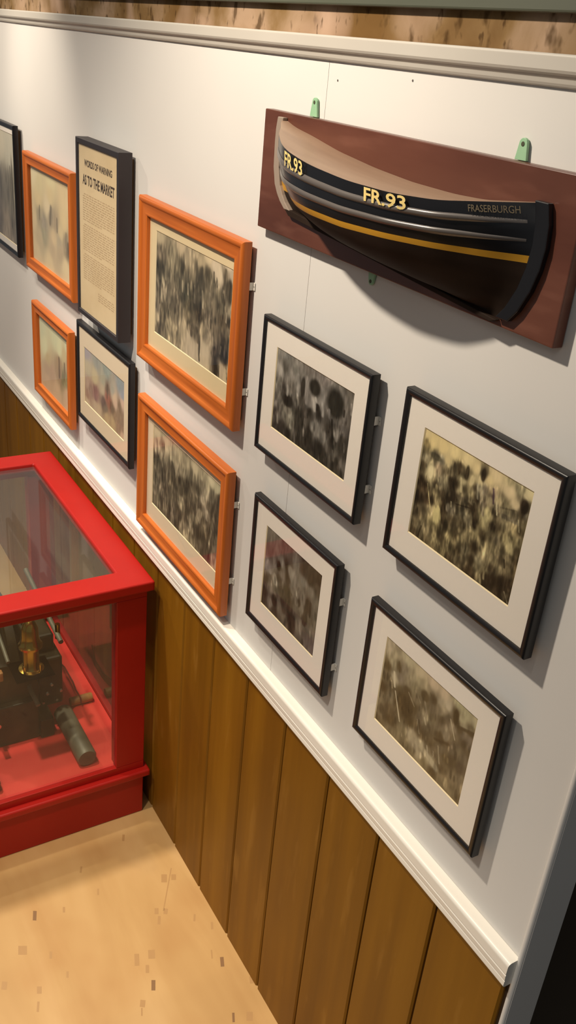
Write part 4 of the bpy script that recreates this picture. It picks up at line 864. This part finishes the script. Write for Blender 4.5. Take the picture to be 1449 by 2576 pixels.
for dx, dy in ((0.020, 0.013), (0.016, -0.018), (-0.018, 0.014)):
    MB().tube((bx_ + dx, by_ + dy, bz_ + 0.006), (bx_ + dx, by_ + dy, bz_ + 0.024), 0.0032, n=10).build('brass_stud', M['brass'], eng, smooth=True)
MB().box(bx_ - 0.04, bx_ + 0.035, by_ - 0.04, by_ + 0.04, ZF + 0.20, bz_ - 0.0003).build('cylinder_block', M['iron'], eng, bevel=0.004)
mb = MB()
mb.tube((-1.86, -0.150, ZF + 0.27), (-1.60, -0.150, ZF + 0.235), 0.0055, n=12)
mb.build('side_rod', M['grey_iron'], eng, smooth=True)
MB().tube((-1.86, -0.262, ZF + 0.30), (-1.605, -0.262, ZF + 0.21), 0.0045, n=12).build('side_rod', M['grey_iron'], eng, smooth=True)
MB().tube((-1.70, -0.230, ZF + 0.165), (-1.56, -0.215, ZF + 0.115), 0.0050, n=12).build('side_rod', M['grey_iron'], eng, smooth=True)
MB().tube((-1.63, -0.148, ZF + 0.2255), (-1.63, -0.148, ZF + 0.262), 0.0055, n=14).build('oil_cup', M['brass'], eng, smooth=True)
MB().box(-1.62, -1.598, -0.335, -0.275, ZF + 0.17, ZF + 0.192).build('name_plate', M['bobbin'], eng, bevel=0.002)
fw = MB().lathe((-1.735, -0.2450, ZF + 0.170), [(0.020, -0.006), (0.100, -0.004), (0.104, -0.012), (0.118, -0.012), (0.122, -0.009), (0.122, 0.009), (0.118, 0.012), (0.104, 0.012), (0.100, 0.004), (0.020, 0.006)], 'Y', 56).build('flywheel', M['iron'], eng, smooth=True)
MB().lathe((-1.735, -0.2450, ZF + 0.170), [(0.018, -0.022), (0.019, -0.020), (0.019, 0.020), (0.018, 0.022)], 'Y', 24).build('hub', M['grey_iron'], fw, smooth=True)
mb = MB().lathe((-1.70, -0.33, ZF + 0.20), [(0.030, 0), (0.030, 0.10), (0.036, 0.105), (0.036, 0.12), (0.028, 0.135), (0.022, 0.19)], 'Z', 32)
mb.build('chimney', M['iron'], eng, smooth=True)
MB().tube((-1.598, -0.300, ZF + 0.085), (-1.560, -0.300, ZF + 0.085), 0.006, n=12).build('steel_spindle', M['bright_steel'], eng, smooth=True)

R1 = 0.021
o = MB().lathe((-1.630, -0.142, ZF + R1 + 0.0003), [(R1 * 0.9, 0), (R1, 0.003), (R1, 0.164), (R1 * 0.88, 0.168)], 'X', 32).build('metal_roller', M['grey_iron'], smooth=True)
tag(o, 'worn grey metal roller lying on the red case floor nearest the corner post', 'roller', 'grey rollers in the red case')
o = MB().lathe((-1.545, -0.345, ZF + R1 + 0.0003), [(R1 * 0.9, 0), (R1, 0.003), (R1, 0.080), (R1 * 0.88, 0.084)], 'X', 32).build('metal_roller', M['grey_iron'], smooth=True)
tag(o, 'worn grey metal roller end showing at the left photo edge in the red case', 'roller', 'grey rollers in the red case')
bob = thing('wooden_bobbin', 'small turned wooden bobbin with dark cord lying on the red case floor', 'bobbin', (-1.665, -0.090, ZF))
rb = 0.0105
MB().lathe((-1.668, -0.112, ZF + rb + 0.0004), [(rb * 0.9, 0), (rb, 0.002), (rb, 0.050), (rb * 0.9, 0.052)], 'Y', 24).build('barrel', M['bobbin'], bob, smooth=True)
pts = [(-1.86, -0.095, ZF + 0.012), (-1.80, -0.082, ZF + 0.010), (-1.74, -0.082, ZF + 0.010), (-1.70, -0.088, ZF + 0.016), (-1.676, -0.090, ZF + 2 * rb + 0.002), (-1.660, -0.090, ZF + 2 * rb + 0.001), (-1.6535, -0.090, ZF + rb)]
MB().path(pts, 0.0018).build('cord', M['cord'], bob, smooth=True)
